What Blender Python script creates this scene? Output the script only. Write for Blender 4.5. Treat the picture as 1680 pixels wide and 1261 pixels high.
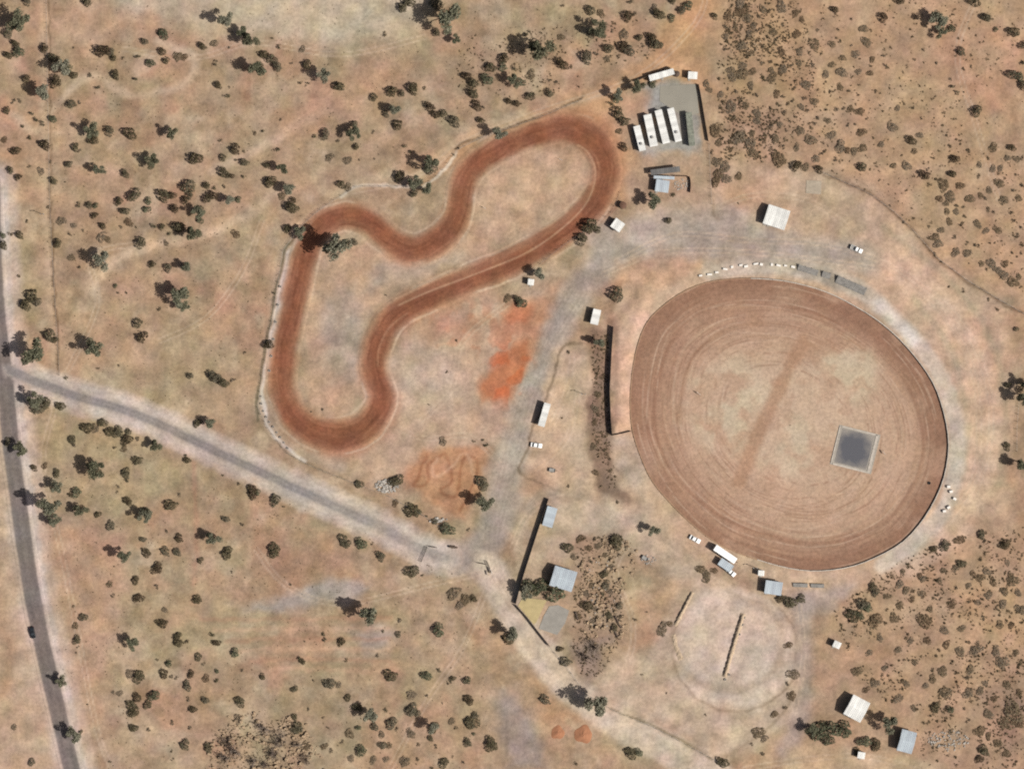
import bpy, math, random
import numpy as np
from mathutils import Vector, Matrix

random.seed(11)
for o in list(bpy.data.objects):
    bpy.data.objects.remove(o)
scene = bpy.context.scene
COL = scene.collection
S = 0.25                                   # metres in one pixel of the photograph
def wx(px): return (px - 840.0) * S
def wy(py): return (630.5 - py) * S

# ------------------------------------------------------------------ camera, sky, sun, exposure
ALT = 1100.0
cam_d = bpy.data.cameras.new('camera')
cam = bpy.data.objects.new('camera', cam_d); COL.objects.link(cam)
cam.location = (0, 0, ALT)
cam_d.sensor_width = 36.0
cam_d.lens = 36.0 * ALT / 420.0
cam_d.clip_start = 10.0; cam_d.clip_end = 20000.0
scene.camera = cam

SUN_EL, SUN_AZ = 43.0, 110.0               # azimuth clockwise from the top of the picture
world = bpy.data.worlds.new('World'); scene.world = world; world.use_nodes = True
wn = world.node_tree.nodes; wn.clear()
sky = wn.new('ShaderNodeTexSky'); sky.sky_type = 'NISHITA'; sky.sun_disc = False
sky.dust_density = 5.0; sky.ozone_density = 0.6
sky.sun_elevation = math.radians(SUN_EL); sky.sun_rotation = math.radians(SUN_AZ)
bg = wn.new('ShaderNodeBackground'); bg.inputs[1].default_value = 0.05
wo = wn.new('ShaderNodeOutputWorld')
world.node_tree.links.new(sky.outputs[0], bg.inputs[0]); world.node_tree.links.new(bg.outputs[0], wo.inputs[0])
sd = bpy.data.lights.new('sun', 'SUN'); sd.energy = 4.9; sd.angle = math.radians(0.5); sd.color = (1.0, 0.955, 0.895)
sun = bpy.data.objects.new('sun', sd); COL.objects.link(sun)
ca, ce = math.radians(SUN_AZ), math.radians(SUN_EL)
sun_dir = Vector((math.sin(ca) * math.cos(ce), math.cos(ca) * math.cos(ce), math.sin(ce)))
sun.rotation_euler = (-sun_dir).to_track_quat('-Z', 'Y').to_euler()
sun.location = (150, -80, 200)
scene.view_settings.view_transform = 'Standard'; scene.view_settings.look = 'None'
scene.view_settings.exposure = 0.44; scene.view_settings.gamma = 1.0
scene.view_settings.use_curve_mapping = False
scene.render.engine = 'CYCLES'
scene.cycles.max_bounces = 5; scene.cycles.diffuse_bounces = 3; scene.cycles.glossy_bounces = 2
scene.cycles.transparent_max_bounces = 6; scene.cycles.caustics_reflective = False; scene.cycles.caustics_refractive = False
scene.cycles.use_denoising = False
scene.cycles.filter_width = 2.0            # an aerial survey lens is soft at this scale

# ------------------------------------------------------------------ colour and noise helpers
GAIN = 1.78        # how much brighter than its albedo a sunlit flat surface comes out at this exposure
def lin(c):
    a = np.asarray(c, dtype=float) / 255.0
    return np.where(a <= 0.04045, a / 12.92, ((a + 0.055) / 1.055) ** 2.4)
def alb(*c):       # albedo of a surface that reads as this 8-bit colour in full sun
    return np.clip(lin(c) / GAIN, 0.0, 0.85)
_rs = np.random.RandomState(7)
_TAB = _rs.rand(256, 256)
def vnoise(x, y, seed=0):
    x = x + seed * 37.7; y = y + seed * 91.3
    xi = np.floor(x).astype(int); yi = np.floor(y).astype(int)
    fx = x - xi; fy = y - yi
    fx = fx * fx * (3 - 2 * fx); fy = fy * fy * (3 - 2 * fy)
    a = _TAB[xi & 255, yi & 255]; b = _TAB[(xi + 1) & 255, yi & 255]
    c = _TAB[xi & 255, (yi + 1) & 255]; d = _TAB[(xi + 1) & 255, (yi + 1) & 255]
    return (a * (1 - fx) + b * fx) * (1 - fy) + (c * (1 - fx) + d * fx) * fy
def fbm(x, y, scale, octaves=4, seed=0):
    s = 0; amp = 0.5; tot = 0
    for k in range(octaves):
        s = s + amp * vnoise(x / scale, y / scale, seed + k * 3); tot += amp
        amp *= 0.5; scale *= 0.5
    return s / tot
def sstep(a, b, x):
    t = np.clip((x - a) / (b - a), 0, 1); return t * t * (3 - 2 * t)
def catmull(pts, closed=False, n=10):
    p = [np.array(q, float) for q in pts]; m = len(p); out = []
    rng = range(m) if closed else range(m - 1)
    for i in rng:
        if closed: a, b, c, d = p[i - 1], p[i], p[(i + 1) % m], p[(i + 2) % m]
        else: a, b, c, d = p[max(i - 1, 0)], p[i], p[i + 1], p[min(i + 2, m - 1)]
        for k in range(n):
            t = k / n
            out.append(0.5 * ((2 * b) + (c - a) * t + (2 * a - 5 * b + 4 * c - d) * t * t + (3 * b - a - 3 * c + d) * t ** 3))
    if not closed: out.append(p[-1])
    return np.array(out)
def line_dist(X, Y, pts, closed=False):
    """distance, signed side (+ to the right of travel in the picture) to a polyline"""
    best = np.full(X.shape, 1e9); side = np.zeros(X.shape)
    m = len(pts)
    for i in range(m if closed else m - 1):
        a = pts[i]; b = pts[(i + 1) % m]
        dx, dy = b[0] - a[0], b[1] - a[1]; L2 = dx * dx + dy * dy
        if L2 < 1e-9: continue
        t = np.clip(((X - a[0]) * dx + (Y - a[1]) * dy) / L2, 0, 1)
        ex = X - (a[0] + t * dx); ey = Y - (a[1] + t * dy)
        d = ex * ex + ey * ey
        k = d < best
        best = np.where(k, d, best); side = np.where(k, np.sign(dx * ey - dy * ex), side)
    return np.sqrt(best), side
def poly_sd(X, Y, pts):
    """signed distance to a polygon, negative inside"""
    d, _ = line_dist(X, Y, pts, True)
    ins = np.zeros(X.shape, bool); m = len(pts); j = m - 1
    for i in range(m):
        xi, yi = pts[i]; xj, yj = pts[j]
        if yi != yj:
            c = ((yi > Y) != (yj > Y)) & (X < (xj - xi) * (Y - yi) / (yj - yi) + xi)
            ins ^= c
        j = i
    return np.where(ins, -d, d)

# ------------------------------------------------------------------ the plan of the place, in pixels of the photograph
KART = catmull([(500, 424), (484, 491), (468, 567), (462, 629), (470, 660), (483, 685), (513, 707), (550, 717), (590, 707), (616, 682), (627, 650), (618, 622), (613, 595), (620, 567),
    (638, 529), (670, 504), (721, 481), (771, 459), (825, 438), (878, 410), (928, 379), (965, 346), (987, 316), (995, 276), (981, 240), (958, 219), (923, 209), (878, 220), (836, 237), (791, 260),
    (766, 288), (757, 315), (750, 353), (728, 386), (693, 407), (663, 407), (633, 388), (605, 364), (570, 354), (538, 363), (514, 388)], True, 8)
OVAL = catmull([(1303, 464), (1355, 479), (1400, 501), (1440, 526), (1475, 556), (1508, 594), (1533, 633), (1548, 677), (1555, 715), (1555, 745), (1548, 783), (1533, 820), (1510, 857), (1480, 889),
    (1440, 912), (1395, 929), (1340, 936), (1292, 931), (1241, 917), (1200, 902), (1166, 884), (1134, 858), (1102, 827), (1069, 787), (1048, 740), (1037, 702), (1034, 660), (1037, 615), (1046, 567),
    (1062, 528), (1090, 500), (1126, 476), (1166, 462), (1212, 457), (1260, 458)], True, 8)
OC = np.array([1296.0, 697.0])
MAIN_ROAD = catmull([(-14, 300), (-10, 430), (-6, 500), (0, 560), (9, 632), (17, 720), (28, 807), (48, 945), (67, 1045), (90, 1145), (118, 1261), (150, 1380)], False, 8)
ACCESS = catmull([(14, 606), (60, 626), (120, 648), (190, 668), (250, 690), (340, 733), (450, 785), (540, 826), (620, 862), (690, 900), (730, 915)], False, 8)
GRAVEL = catmull([(690, 903), (740, 916), (790, 900), (818, 850), (833, 780), (852, 700), (880, 620), (915, 530), (955, 470), (1010, 420), (1090, 395), (1180, 395), (1260, 405), (1340, 412), (1420, 425)], False, 6)
_oa = np.arctan2(OVAL[:, 1] - OC[1], OVAL[:, 0] - OC[0]); _or = np.hypot(OVAL[:, 0] - OC[0], OVAL[:, 1] - OC[1])
_ix = np.argsort(_oa); _oa = _oa[_ix]; _or = _or[_ix]
def oval_r(ang): return np.interp(ang, _oa, _or, period=2 * math.pi)
PAD = [(1376, 694), (1442, 712), (1424, 781), (1366, 762)]

# ------------------------------------------------------------------ soil colours of the ground
def soil(X, Y):
    """albedo of the bare ground at photograph pixels X, Y (arrays)"""
    n1 = fbm(X, Y, 260, 4, 1); n2 = fbm(X, Y, 90, 4, 5); n3 = fbm(X, Y, 34, 3, 9); n4 = fbm(X, Y, 14, 2, 13); n5 = fbm(X, Y, 150, 3, 21)
    Xw = X + (fbm(X, Y, 40, 3, 31) - .5) * 26 + (n4 - .5) * 8; Yw = Y + (fbm(X, Y, 40, 3, 41) - .5) * 26 + (fbm(X, Y, 12, 2, 45) - .5) * 8
    Xs = X + (fbm(X, Y, 18, 3, 51) - .5) * 9; Ys = Y + (fbm(X, Y, 18, 3, 61) - .5) * 9
    col = np.empty(X.shape + (3,)); col[:] = alb(174, 149, 121)
    state = {'c': col}
    def lay(m, c, op=1.0):
        m = (np.clip(m, 0, 1) * op)[..., None]
        state['c'] = state['c'] * (1 - m) + np.asarray(c) * m
    def zone(pts, c, soft=14, op=1.0, mode='w'):
        pts = np.array(pts, float)
        lo = pts.min(0) - 60; hi = pts.max(0) + 60
        k = (X > lo[0]) & (X < hi[0]) & (Y > lo[1]) & (Y < hi[1])
        if not k.any(): return
        m = np.zeros(X.shape)
        a, b = {'w': (Xw, Yw), 's': (Xs, Ys), 'n': (X, Y)}[mode]
        m[k] = sstep(soft, -soft, poly_sd(a[k], b[k], pts))
        lay(m, c, op)
    def path(pts, hw, c, soft=6, op=1.0, mode='s', closed=False, smooth=True):
        pts = catmull(pts, closed, 6) if smooth else np.array(pts, float)
        g = hw + soft + 30
        lo = pts.min(0) - g; hi = pts.max(0) + g
        k = (X > lo[0]) & (X < hi[0]) & (Y > lo[1]) & (Y < hi[1])
        if not k.any(): return
        m = np.zeros(X.shape)
        a, b = {'w': (Xw, Yw), 's': (Xs, Ys), 'n': (X, Y)}[mode]
        m[k] = sstep(hw + soft, max(hw - soft, -.5), line_dist(a[k], b[k], pts, closed)[0])
        lay(m, c, op)
    def blob(x, y, rx, ry, c, op=1.0, rot=0.0, soft=.5):
        ca_, sa_ = math.cos(rot), math.sin(rot)
        u = ((Xw - x) * ca_ + (Yw - y) * sa_) / rx; v = (-(Xw - x) * sa_ + (Yw - y) * ca_) / ry
        lay(sstep(1 + soft, 1 - soft, np.sqrt(u * u + v * v)), c, op)
    # broad drifts of sand, clay and dry grass
    lay(sstep(.42, .68, n1), alb(183, 153, 122), .8)
    lay(sstep(.50, .68, n2), alb(170, 152, 120), .7)
    lay(sstep(.53, .70, fbm(X, Y, 70, 4, 77)), alb(180, 144, 116), .6)
    lay(sstep(.55, .72, n5), alb(164, 140, 112), .6)
    lay(sstep(.56, .72, fbm(X, Y, 48, 4, 83)), alb(190, 168, 138), .55)
    lay(sstep(.55, .72, fbm(X, Y, 26, 4, 87)), alb(160, 136, 106), .55)
    zone([(60, 655), (200, 680), (330, 760), (330, 830), (230, 850), (70, 810)], alb(172, 157, 118), 34, .4)
    zone([(0, 380), (40, 400), (60, 520), (40, 600), (0, 560)], alb(170, 158, 118), 26, .5)
    zone([(200, 560), (330, 520), (420, 600), (380, 680), (240, 660)], alb(178, 156, 120), 40, .4)
    zone([(400, 1180), (520, 1160), (560, 1280), (380, 1280)], alb(162, 142, 112), 30, .5)
    # top of the picture: pale sand flat
    zone([(140, -60), (720, -60), (700, 40), (640, 62), (560, 70), (430, 62), (300, 40), (190, 20)], alb(192, 174, 147), 22, .9)
    zone([(150, 10), (260, 40), (330, 60), (300, 90), (200, 70), (60, 60), (60, 10)], alb(184, 150, 122), 20, .6)
    # tracks in the west field
    for pts, hw, c, op in [([(20, 190), (60, 215), (95, 170), (150, 125), (210, 155), (300, 140), (318, 95), (260, 70)], 6, (200, 176, 147), .75),
                           ([(150, 480), (185, 430), (240, 405), (330, 385), (420, 345), (450, 310)], 7, (203, 177, 145), .85),
                           ([(350, 280), (430, 240), (520, 190), (600, 160)], 8, (198, 172, 144), .65),
                           ([(560, 318), (620, 290), (690, 285), (730, 255), (790, 210), (860, 190)], 8, (200, 176, 144), .75),
                           ([(74, -20), (72, 150), (76, 330), (82, 480), (90, 620)], 7, (196, 168, 136), .7),
                           ([(150, 590), (130, 520), (160, 430)], 6, (190, 163, 132), .5)]:
        path(pts, hw, alb(*c), 7, op)
    path([(84, 340), (88, 450), (98, 618)], 1.6, alb(118, 94, 70), 1.8, .85)
    zone([(470, 130), (560, 120), (640, 90), (700, 140), (600, 200), (480, 240)], alb(186, 150, 120), 30, .5)
    # orange graded dirt round the top of the kart track and up to the edge of the picture
    zone([(700, 300), (760, 225), (860, 190), (960, 160), (1060, 95), (1110, 20), (1130, -60), (1200, -60), (1176, 60), (1160, 150), (1030, 130), (1000, 200), (1040, 260), (1020, 330), (1000, 300), (960, 215), (880, 215), (800, 235)],
         alb(192, 154, 116), 16, .85)
    path([(1060, 130), (1110, 70), (1150, 0), (1160, -40)], 16, alb(197, 157, 118), 12, .7)
    path([(700, 262), (800, 215), (900, 185), (1000, 150)], 5, alb(200, 172, 138), 5, .6)
    # scrub country, north-east and south-east
    zone([(1165, -60), (1760, -60), (1760, 560), (1690, 510), (1600, 460), (1520, 400), (1430, 315), (1360, 280), (1200, 262), (1166, 250)], alb(183, 153, 121), 12, .85)
    zone([(1180, -40), (1300, -40), (1330, 60), (1290, 160), (1190, 170)], alb(168, 140, 106), 30, .55)
    zone([(1500, 0), (1680, 60), (1680, 200), (1600, 180), (1540, 90)], alb(188, 150, 120), 30, .6)
    zone([(1170, 170), (1300, 160), (1340, 250), (1200, 262)], alb(166, 138, 112), 26, .5)
    zone([(1440, 930), (1560, 880), (1760, 860), (1760, 1330), (1300, 1330), (1320, 1180), (1350, 1000)], alb(180, 150, 120), 14, .8)
    zone([(1560, 960), (1690, 950), (1700, 1060), (1590, 1080)], alb(190, 158, 122), 26, .6)
    zone([(1610, 1130), (1700, 1110), (1700, 1240), (1640, 1220)], alb(150, 122, 104), 26, .6)
    # cleared ground round the oval
    zone([(1172, 275), (1335, 285), (1430, 320), (1540, 425), (1640, 500), (1672, 600), (1660, 700), (1640, 800), (1560, 880), (1460, 945), (1330, 990), (1230, 950), (1120, 900), (960, 830), (960, 780), (1000, 730), (990, 560), (1020, 460), (1010, 390), (1060, 340), (1160, 345)],
         alb(196, 168, 139), 16, .95)
    zone([(1180, 285), (1250, 290), (1250, 350), (1180, 350)], alb(188, 150, 120), 20, .6)
    zone([(1300, 285), (1420, 330), (1430, 400), (1330, 400)], alb(178, 157, 128), 26, .7)
    zone([(1440, 380), (1560, 450), (1640, 560), (1650, 700), (1610, 740), (1580, 600), (1500, 480)], alb(198, 166, 137), 24, .8)
    zone([(1570, 700), (1650, 640), (1640, 840), (1540, 900)], alb(196, 170, 140), 24, .8)
    path([(1430, 405), (1530, 492), (1592, 590), (1613, 690), (1604, 785), (1560, 862), (1490, 920)], 27, alb(206, 176, 147), 9, .85)
    path([(1500, 490), (1560, 575), (1583, 680), (1580, 770), (1540, 850)], 5, alb(180, 162, 134), 6, .6)
    path([(1450, 372), (1560, 462), (1628, 560), (1650, 680), (1640, 790)], 5, alb(172, 154, 126), 7, .6)
    # pale apron along the outside of the oval wall
    path([(1165, 445), (1240, 436), (1310, 442), (1370, 455), (1420, 482), (1470, 525), (1510, 570), (1548, 630), (1568, 700), (1568, 760), (1552, 830), (1510, 880), (1450, 925)], 14, alb(200, 184, 162), 6, .85)
    path([(1440, 500), (1475, 530), (1500, 560)], 9, alb(216, 202, 184), 7, .85)
    zone([(1300, 432), (1350, 440), (1425, 470), (1420, 490), (1360, 468), (1300, 452)], alb(162, 149, 131), 8, .8)
    # gravel road through the grounds
    path(GRAVEL, 26, alb(179, 163, 143), 12, .85, smooth=False)
    path(GRAVEL, 12, alb(172, 158, 142), 10, .6, smooth=False)
    zone([(960, 380), (1080, 345), (1180, 330), (1280, 385), (1420, 415), (1400, 430), (1250, 428), (1100, 430), (1000, 450)], alb(177, 161, 142), 16, .8)
    zone([(1120, 370), (1230, 375), (1260, 420), (1130, 420)], alb(168, 150, 134), 22, .6)
    zone([(690, 900), (760, 905), (820, 920), (850, 960), (900, 1060), (860, 1060), (800, 950), (700, 925)], alb(178, 160, 138), 14, .8)
    zone([(680, 905), (760, 915), (790, 925), (740, 940), (690, 930)], alb(166, 156, 142), 10, .7)
    zone([(820, 690), (800, 760), (800, 870), (770, 900), (840, 880), (850, 800)], alb(174, 160, 140), 18, .7)
    path([(850, 900), (862, 850), (885, 815), (930, 805)], 9, alb(180, 164, 138), 8, .7)
    # ground between kart track and gravel road
    zone([(640, 600), (700, 520), (800, 480), (900, 470), (870, 560), (830, 700), (780, 740), (660, 780), (600, 800), (560, 770), (640, 700)], alb(191, 163, 136), 20, .85)
    zone([(660, 560), (760, 560), (760, 660), (680, 680), (650, 640)], alb(194, 172, 147), 26, .7)
    zone([(690, 515), (790, 520), (780, 560), (700, 560)], alb(190, 142, 112), 24, .65)
    zone([(820, 490), (908, 488), (893, 545), (868, 610), (835, 655), (788, 668), (784, 636), (815, 585), (840, 560), (815, 540)], alb(192, 146, 112), 12, .75)
    zone([(815, 575), (865, 560), (868, 605), (838, 650), (795, 660), (788, 638)], alb(190, 120, 82), 9, .7)
    lay(sstep(.49, .62, fbm(X, Y, 24, 3, 201)) * sstep(1.2, .55, np.hypot((Xw - 832) / 46, (Yw - 608) / 62)), alb(194, 114, 74), .7)
    lay(sstep(.52, .62, fbm(X, Y, 26, 3, 205)) * sstep(1.25, .5, np.hypot((Xw - 790) / 110, (Yw - 540) / 55)), alb(192, 140, 108), .5)
    blob(850, 516, 26, 14, alb(190, 118, 82), .6, -.4)
    # infield of the kart track
    zone([(505, 440), (560, 410), (600, 400), (660, 430), (720, 420), (780, 370), (790, 290), (880, 245), (950, 245), (972, 290), (950, 335), (860, 385), (700, 450), (640, 480), (590, 540), (590, 640), (560, 685), (510, 680), (490, 630)],
         alb(191, 161, 131), 12, .9)
    zone([(530, 490), (590, 470), (600, 540), (580, 620), (545, 620), (520, 560)], alb(176, 158, 138), 18, .85)
    zone([(620, 440), (700, 430), (760, 415), (680, 460), (600, 480)], alb(180, 164, 144), 14, .6)
    zone([(780, 310), (860, 270), (930, 260), (950, 300), (850, 360), (790, 370)], alb(190, 163, 132), 18, .7)
    # the bank between the track edge and its fence
    path([(520, 352), (470, 410), (450, 520), (435, 610), (428, 660), (445, 700), (480, 735), (560, 765)], 9, alb(192, 168, 142), 8, .7)
    path([(470, 440), (452, 540), (440, 610)], 4, alb(200, 180, 160), 4, .6)
    # weeds and pale spill along the fences
    path([(508, 362), (470, 405), (452, 480), (440, 545), (430, 600), (421, 660), (424, 690)], 2.2, alb(112, 102, 78), 2.0, .8, smooth=False)
    path([(512, 366), (475, 412), (459, 480), (447, 545), (437, 600), (429, 655), (436, 690), (462, 728), (500, 756)], 2.6, alb(218, 204, 186), 2.2, .8, smooth=False)
    path([(560, 324), (590, 305), (660, 305), (700, 302), (728, 280), (748, 252)], 2.2, alb(214, 198, 174), 2.2, .8)
    path([(745, 246), (770, 232), (800, 222), (850, 205), (900, 186), (955, 162)], 2.0, alb(118, 98, 74), 2, .75)
    path([(430, 700), (470, 742), (510, 764), (570, 788), (610, 806)], 1.6, alb(140, 122, 96), 2.2, .6)
    path([(1018, 316), (1002, 350), (960, 378), (920, 405), (886, 433)], 1.6, alb(146, 116, 92), 2, .6)
    path([(1350, 286), (1428, 319), (1470, 351), (1505, 386), (1540, 426), (1590, 463), (1640, 493), (1690, 521)], 2.2, alb(130, 106, 82), 2.2, .75)
    path([(80, -20), (82, 150), (84, 340)], 1.5, alb(124, 102, 78), 1.8, .7)
    path([(1163, 236), (1166, 290), (1170, 345), (1180, 360)], 1.8, alb(150, 128, 102), 2.5, .5)
    # small clay practice track
    zone([(692, 733), (798, 737), (790, 800), (757, 846), (668, 802), (664, 780)], alb(184, 141, 106), 8, .9)
    path([(700, 745), (690, 770), (678, 795), (700, 790), (705, 760), (730, 745), (740, 790), (725, 805), (750, 815), (756, 770), (770, 750), (785, 760), (775, 800), (755, 835)], 2.2, alb(158, 112, 82), 2.5, .8)
    path([(715, 750), (712, 780), (735, 770), (765, 745), (780, 790)], 2.2, alb(202, 164, 130), 2.5, .8)
    # parking ground in the middle, strip of weeds beside the tall fence
    zone([(912, 570), (960, 560), (968, 640), (965, 740), (985, 800), (930, 805), (862, 770), (880, 690)], alb(198, 172, 142), 10, .85)
    path([(955, 563), (925, 568), (905, 625), (885, 680), (868, 725), (852, 770), (880, 788), (922, 808)], 2.0, alb(132, 112, 88), 2, .75)
    zone([(970, 545), (1000, 540), (998, 640), (1003, 740), (1012, 800), (1040, 830), (1020, 836), (985, 805), (970, 740), (968, 640)], alb(146, 121, 99), 6, .92)
    zone([(1000, 715), (1040, 715), (1066, 790), (1050, 820), (1018, 790)], alb(182, 164, 142), 12, .7)
    zone([(920, 820), (1010, 830), (1060, 850), (1060, 880), (960, 880), (910, 850)], alb(190, 170, 144), 16, .8)
    zone([(900, 800), (960, 812), (1040, 850), (1130, 900), (1160, 930), (1120, 960), (1050, 900), (950, 872), (890, 850)], alb(194, 173, 147), 18, .85)
    zone([(868, 870), (940, 870), (940, 920), (905, 930), (880, 960), (856, 960)], alb(184, 162, 137), 14, .8)
    zone([(1004, 520), (1050, 470), (1075, 480), (1042, 560), (1036, 700), (1002, 712)], alb(200, 166, 138), 8, .85)
    zone([(1010, 430), (1110, 420), (1160, 440), (1060, 470), (1010, 470)], alb(190, 150, 118), 14, .6)
    path([(1014, 470), (1004, 500), (1000, 530)], 6, alb(158, 126, 98), 6, .7)
    # verges of the two sealed roads
    path(ACCESS, 29, alb(194, 174, 151), 5, .9, smooth=False)
    path(ACCESS, 21, alb(196, 180, 161), 5, .9, smooth=False)
    path(MAIN_ROAD, 42, alb(200, 176, 152), 10, .9, smooth=False)
    path(MAIN_ROAD, 27, alb(202, 184, 166), 5, .9, smooth=False)
    zone([(-60, 640), (5, 640), (12, 760), (28, 900), (40, 1000), (80, 1160), (100, 1280), (-60, 1300)], alb(190, 163, 134), 20, .7)
    zone([(0, 1000), (20, 1010), (20, 1140), (0, 1150)], alb(170, 136, 106), 12, .5)
    # field below the access road
    zone([(410, 870), (560, 880), (560, 950), (460, 1000), (400, 990)], alb(170, 138, 110), 30, .75)
    zone([(400, 1000), (450, 975), (560, 950), (600, 960), (580, 985), (470, 1000)], alb(176, 163, 148), 12, .8)
    zone([(580, 1030), (650, 1030), (640, 1070), (600, 1070)], alb(176, 160, 146), 14, .6)
    for k in range(6): path([(330 + 20 * k, 1015 + 18 * k), (470, 1016 + 16 * k), (640, 1012 + 18 * k)], 3, alb(200, 165, 134) if k % 2 else alb(178, 140, 112), 4, .5)
    path([(280, 1261), (330, 1220), (380, 1190)], 7, alb(196, 170, 140), 8, .5)
    path([(318, 760), (322, 900), (318, 960)], 3, alb(178, 138, 112), 5, .5)
    path([(420, 770), (405, 960)], 3, alb(196, 165, 134), 5, .4)
    zone([(80, 860), (200, 880), (180, 1200), (140, 1200)], alb(188, 152, 124), 30, .6)
    # bottom: track along the boundary, purple gravel, arena and yard
    path([(800, 930), (840, 1000), (890, 1075), (940, 1130), (1010, 1185), (1090, 1225), (1180, 1275)], 25, alb(203, 183, 158), 8, .95)
    path([(760, 1090), (790, 1150), (830, 1250)], 16, alb(186, 158, 128), 14, .7)
    zone([(815, 1130), (850, 1130), (880, 1180), (900, 1261), (840, 1261), (815, 1190)], alb(164, 148, 136), 18, .75)
    zone([(885, 1130), (920, 1150), (960, 1190), (900, 1180)], alb(194, 150, 114), 16, .6)
    zone([(950, 870), (1020, 880), (1025, 950), (1015, 1060), (990, 1110), (960, 1120), (930, 1070), (950, 1000), (930, 920)], alb(164, 139, 113), 14, .8)
    zone([(930, 1060), (1000, 1040), (990, 1100), (960, 1130), (950, 1100)], alb(150, 132, 118), 14, .7)
    zone([(1020, 890), (1100, 900), (1130, 950), (1080, 1050), (1000, 1100), (975, 1140), (1010, 1160), (1190, 1245), (1300, 1180), (1320, 1050), (1300, 990), (1180, 960), (1100, 900)], alb(195, 172, 146), 16, .9)
    
    zone([(1136, 972), (1200, 962), (1262, 985), (1300, 1040), (1300, 1110), (1262, 1150), (1180, 1160), (1120, 1130), (1104, 1060)], alb(202, 182, 160), 8, .85, 's')
    path([(1136, 968), (1112, 1020), (1104, 1060), (1112, 1105), (1150, 1148), (1200, 1166), (1262, 1152), (1302, 1110), (1304, 1040), (1266, 984)], 1.8, alb(150, 128, 104), 2.2, .6)
    path([(1118, 975), (1104, 1030), (1108, 1075), (1140, 1115), (1200, 1130), (1260, 1110), (1285, 1050), (1262, 1000), (1210, 980)], 6, alb(172, 149, 124), 7, .5, closed=False)
    path([(1150, 1010), (1140, 1060), (1170, 1105), (1225, 1100), (1255, 1050), (1235, 1010)], 4, alb(202, 181, 156), 6, .5)
    path([(1320, 980), (1318, 1060), (1316, 1160), (1290, 1230)], 14, alb(176, 158, 140), 12, .7)
    zone([(1300, 970), (1350, 960), (1400, 960), (1370, 1000), (1310, 1020)], alb(168, 154, 140), 14, .7)
    zone([(1290, 1220), (1480, 1235), (1560, 1261), (1280, 1275)], alb(198, 172, 138), 12, .8)
    path([(1003, 1163), (1080, 1195), (1168, 1243)], 2.4, alb(134, 118, 90), 2.2, .85)
    path([(1180, 1245), (1240, 1210), (1300, 1150)], 2.0, alb(156, 134, 106), 3, .5)
    zone([(1050, 140), (1140, 130), (1148, 200), (1150, 245), (1045, 262), (1040, 230), (1090, 190), (1060, 170)], alb(163, 156, 143), 8, .9)
    zone([(1010, 160), (1060, 150), (1070, 180), (1040, 190)], alb(190, 156, 126), 10, .7)
    zone([(1030, 260), (1140, 255), (1135, 320), (1040, 330)], alb(180, 152, 124), 10, .7)
    # wheel tracks: pairs of pressed lines across the open ground
    def ruts(pts, c=(206, 182, 154), gap=3.6, hw=.9, op=.55):
        q = catmull(pts, False, 4); T = np.gradient(q, axis=0); T /= np.linalg.norm(T, axis=1)[:, None]; N = np.stack([-T[:, 1], T[:, 0]], 1)
        for sg in (-1, 1): path(q + N * sg * gap, hw, alb(*c), 1.3, op, 'n', smooth=False)
    for pts in ([(800, 930), (850, 1010), (900, 1085), (960, 1140), (1060, 1195), (1180, 1260)], [(812, 925), (866, 1010), (915, 1080), (985, 1150), (1080, 1195), (1195, 1250)], [(840, 900), (870, 840), (930, 815), (1010, 850), (1100, 905), (1170, 950), (1240, 985), (1310, 1010)],
                [(1060, 870), (1010, 930), (1040, 1030), (1020, 1120)], [(1310, 985), (1318, 1080), (1300, 1180)], [(990, 450), (1080, 415), (1200, 412), (1330, 425), (1440, 440)], [(1010, 430), (1110, 385), (1230, 395), (1350, 400), (1470, 440), (1570, 520), (1618, 620), (1625, 720), (1600, 810)],
                [(1440, 425), (1540, 505), (1594, 600), (1606, 700), (1596, 790), (1545, 870), (1470, 930)], [(1180, 340), (1240, 320), (1330, 330), (1400, 380)], [(690, 690), (740, 640), (760, 560), (830, 500)], [(650, 700), (700, 720), (770, 715), (820, 760)], [(905, 700), (930, 640), (940, 580)], [(880, 770), (930, 720), (950, 640)],
                [(60, 640), (90, 660), (70, 760), (100, 900), (120, 1000), (160, 1200), (190, 1270)], [(260, 560), (340, 520), (400, 440), (430, 360)], [(110, 610), (160, 500), (150, 420), (230, 400)], [(200, 80), (320, 95), (420, 70), (560, 90), (700, 60)], [(560, 318), (680, 290), (760, 235), (880, 185), (1040, 130), (1140, 40), (1160, -20)],
                [(420, 900), (470, 960), (560, 990), (700, 960), (790, 940)], [(640, 1261), (700, 1150), (760, 1060), (800, 960)], [(1600, 0), (1570, 90), (1600, 200), (1640, 330)], [(1500, 1261), (1420, 1240), (1320, 1245), (1220, 1261)]):
        ruts(pts)
    for pts in ([(900, 905), (905, 850)], [(850, 985), (820, 940), (815, 880), (835, 800), (860, 700), (900, 580), (960, 480)], [(835, 985), (805, 930), (800, 870), (822, 780), (846, 690), (890, 560), (940, 470)]): ruts(pts, (150, 134, 116), 3.4, 1.0, .35)
    ref = alb(184, 156, 128)
    state['c'] = ref * (state['c'] / ref) ** 1.15
    # bare bright scalds and darker crusts
    sc1 = fbm(X, Y, 20, 3, 161); state['c'] = state['c'] * (1 + .13 * sstep(.56, .70, sc1) - .12 * sstep(.44, .30, sc1))[..., None]
    path([(900, 192), (960, 192), (998, 216), (1013, 262), (1006, 312), (985, 350)], 10, alb(176, 126, 92), 12, .65)
    path([(480, 715), (520, 738), (560, 745), (610, 728), (642, 690), (648, 650)], 6, alb(176, 132, 102), 12, .55)
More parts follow.
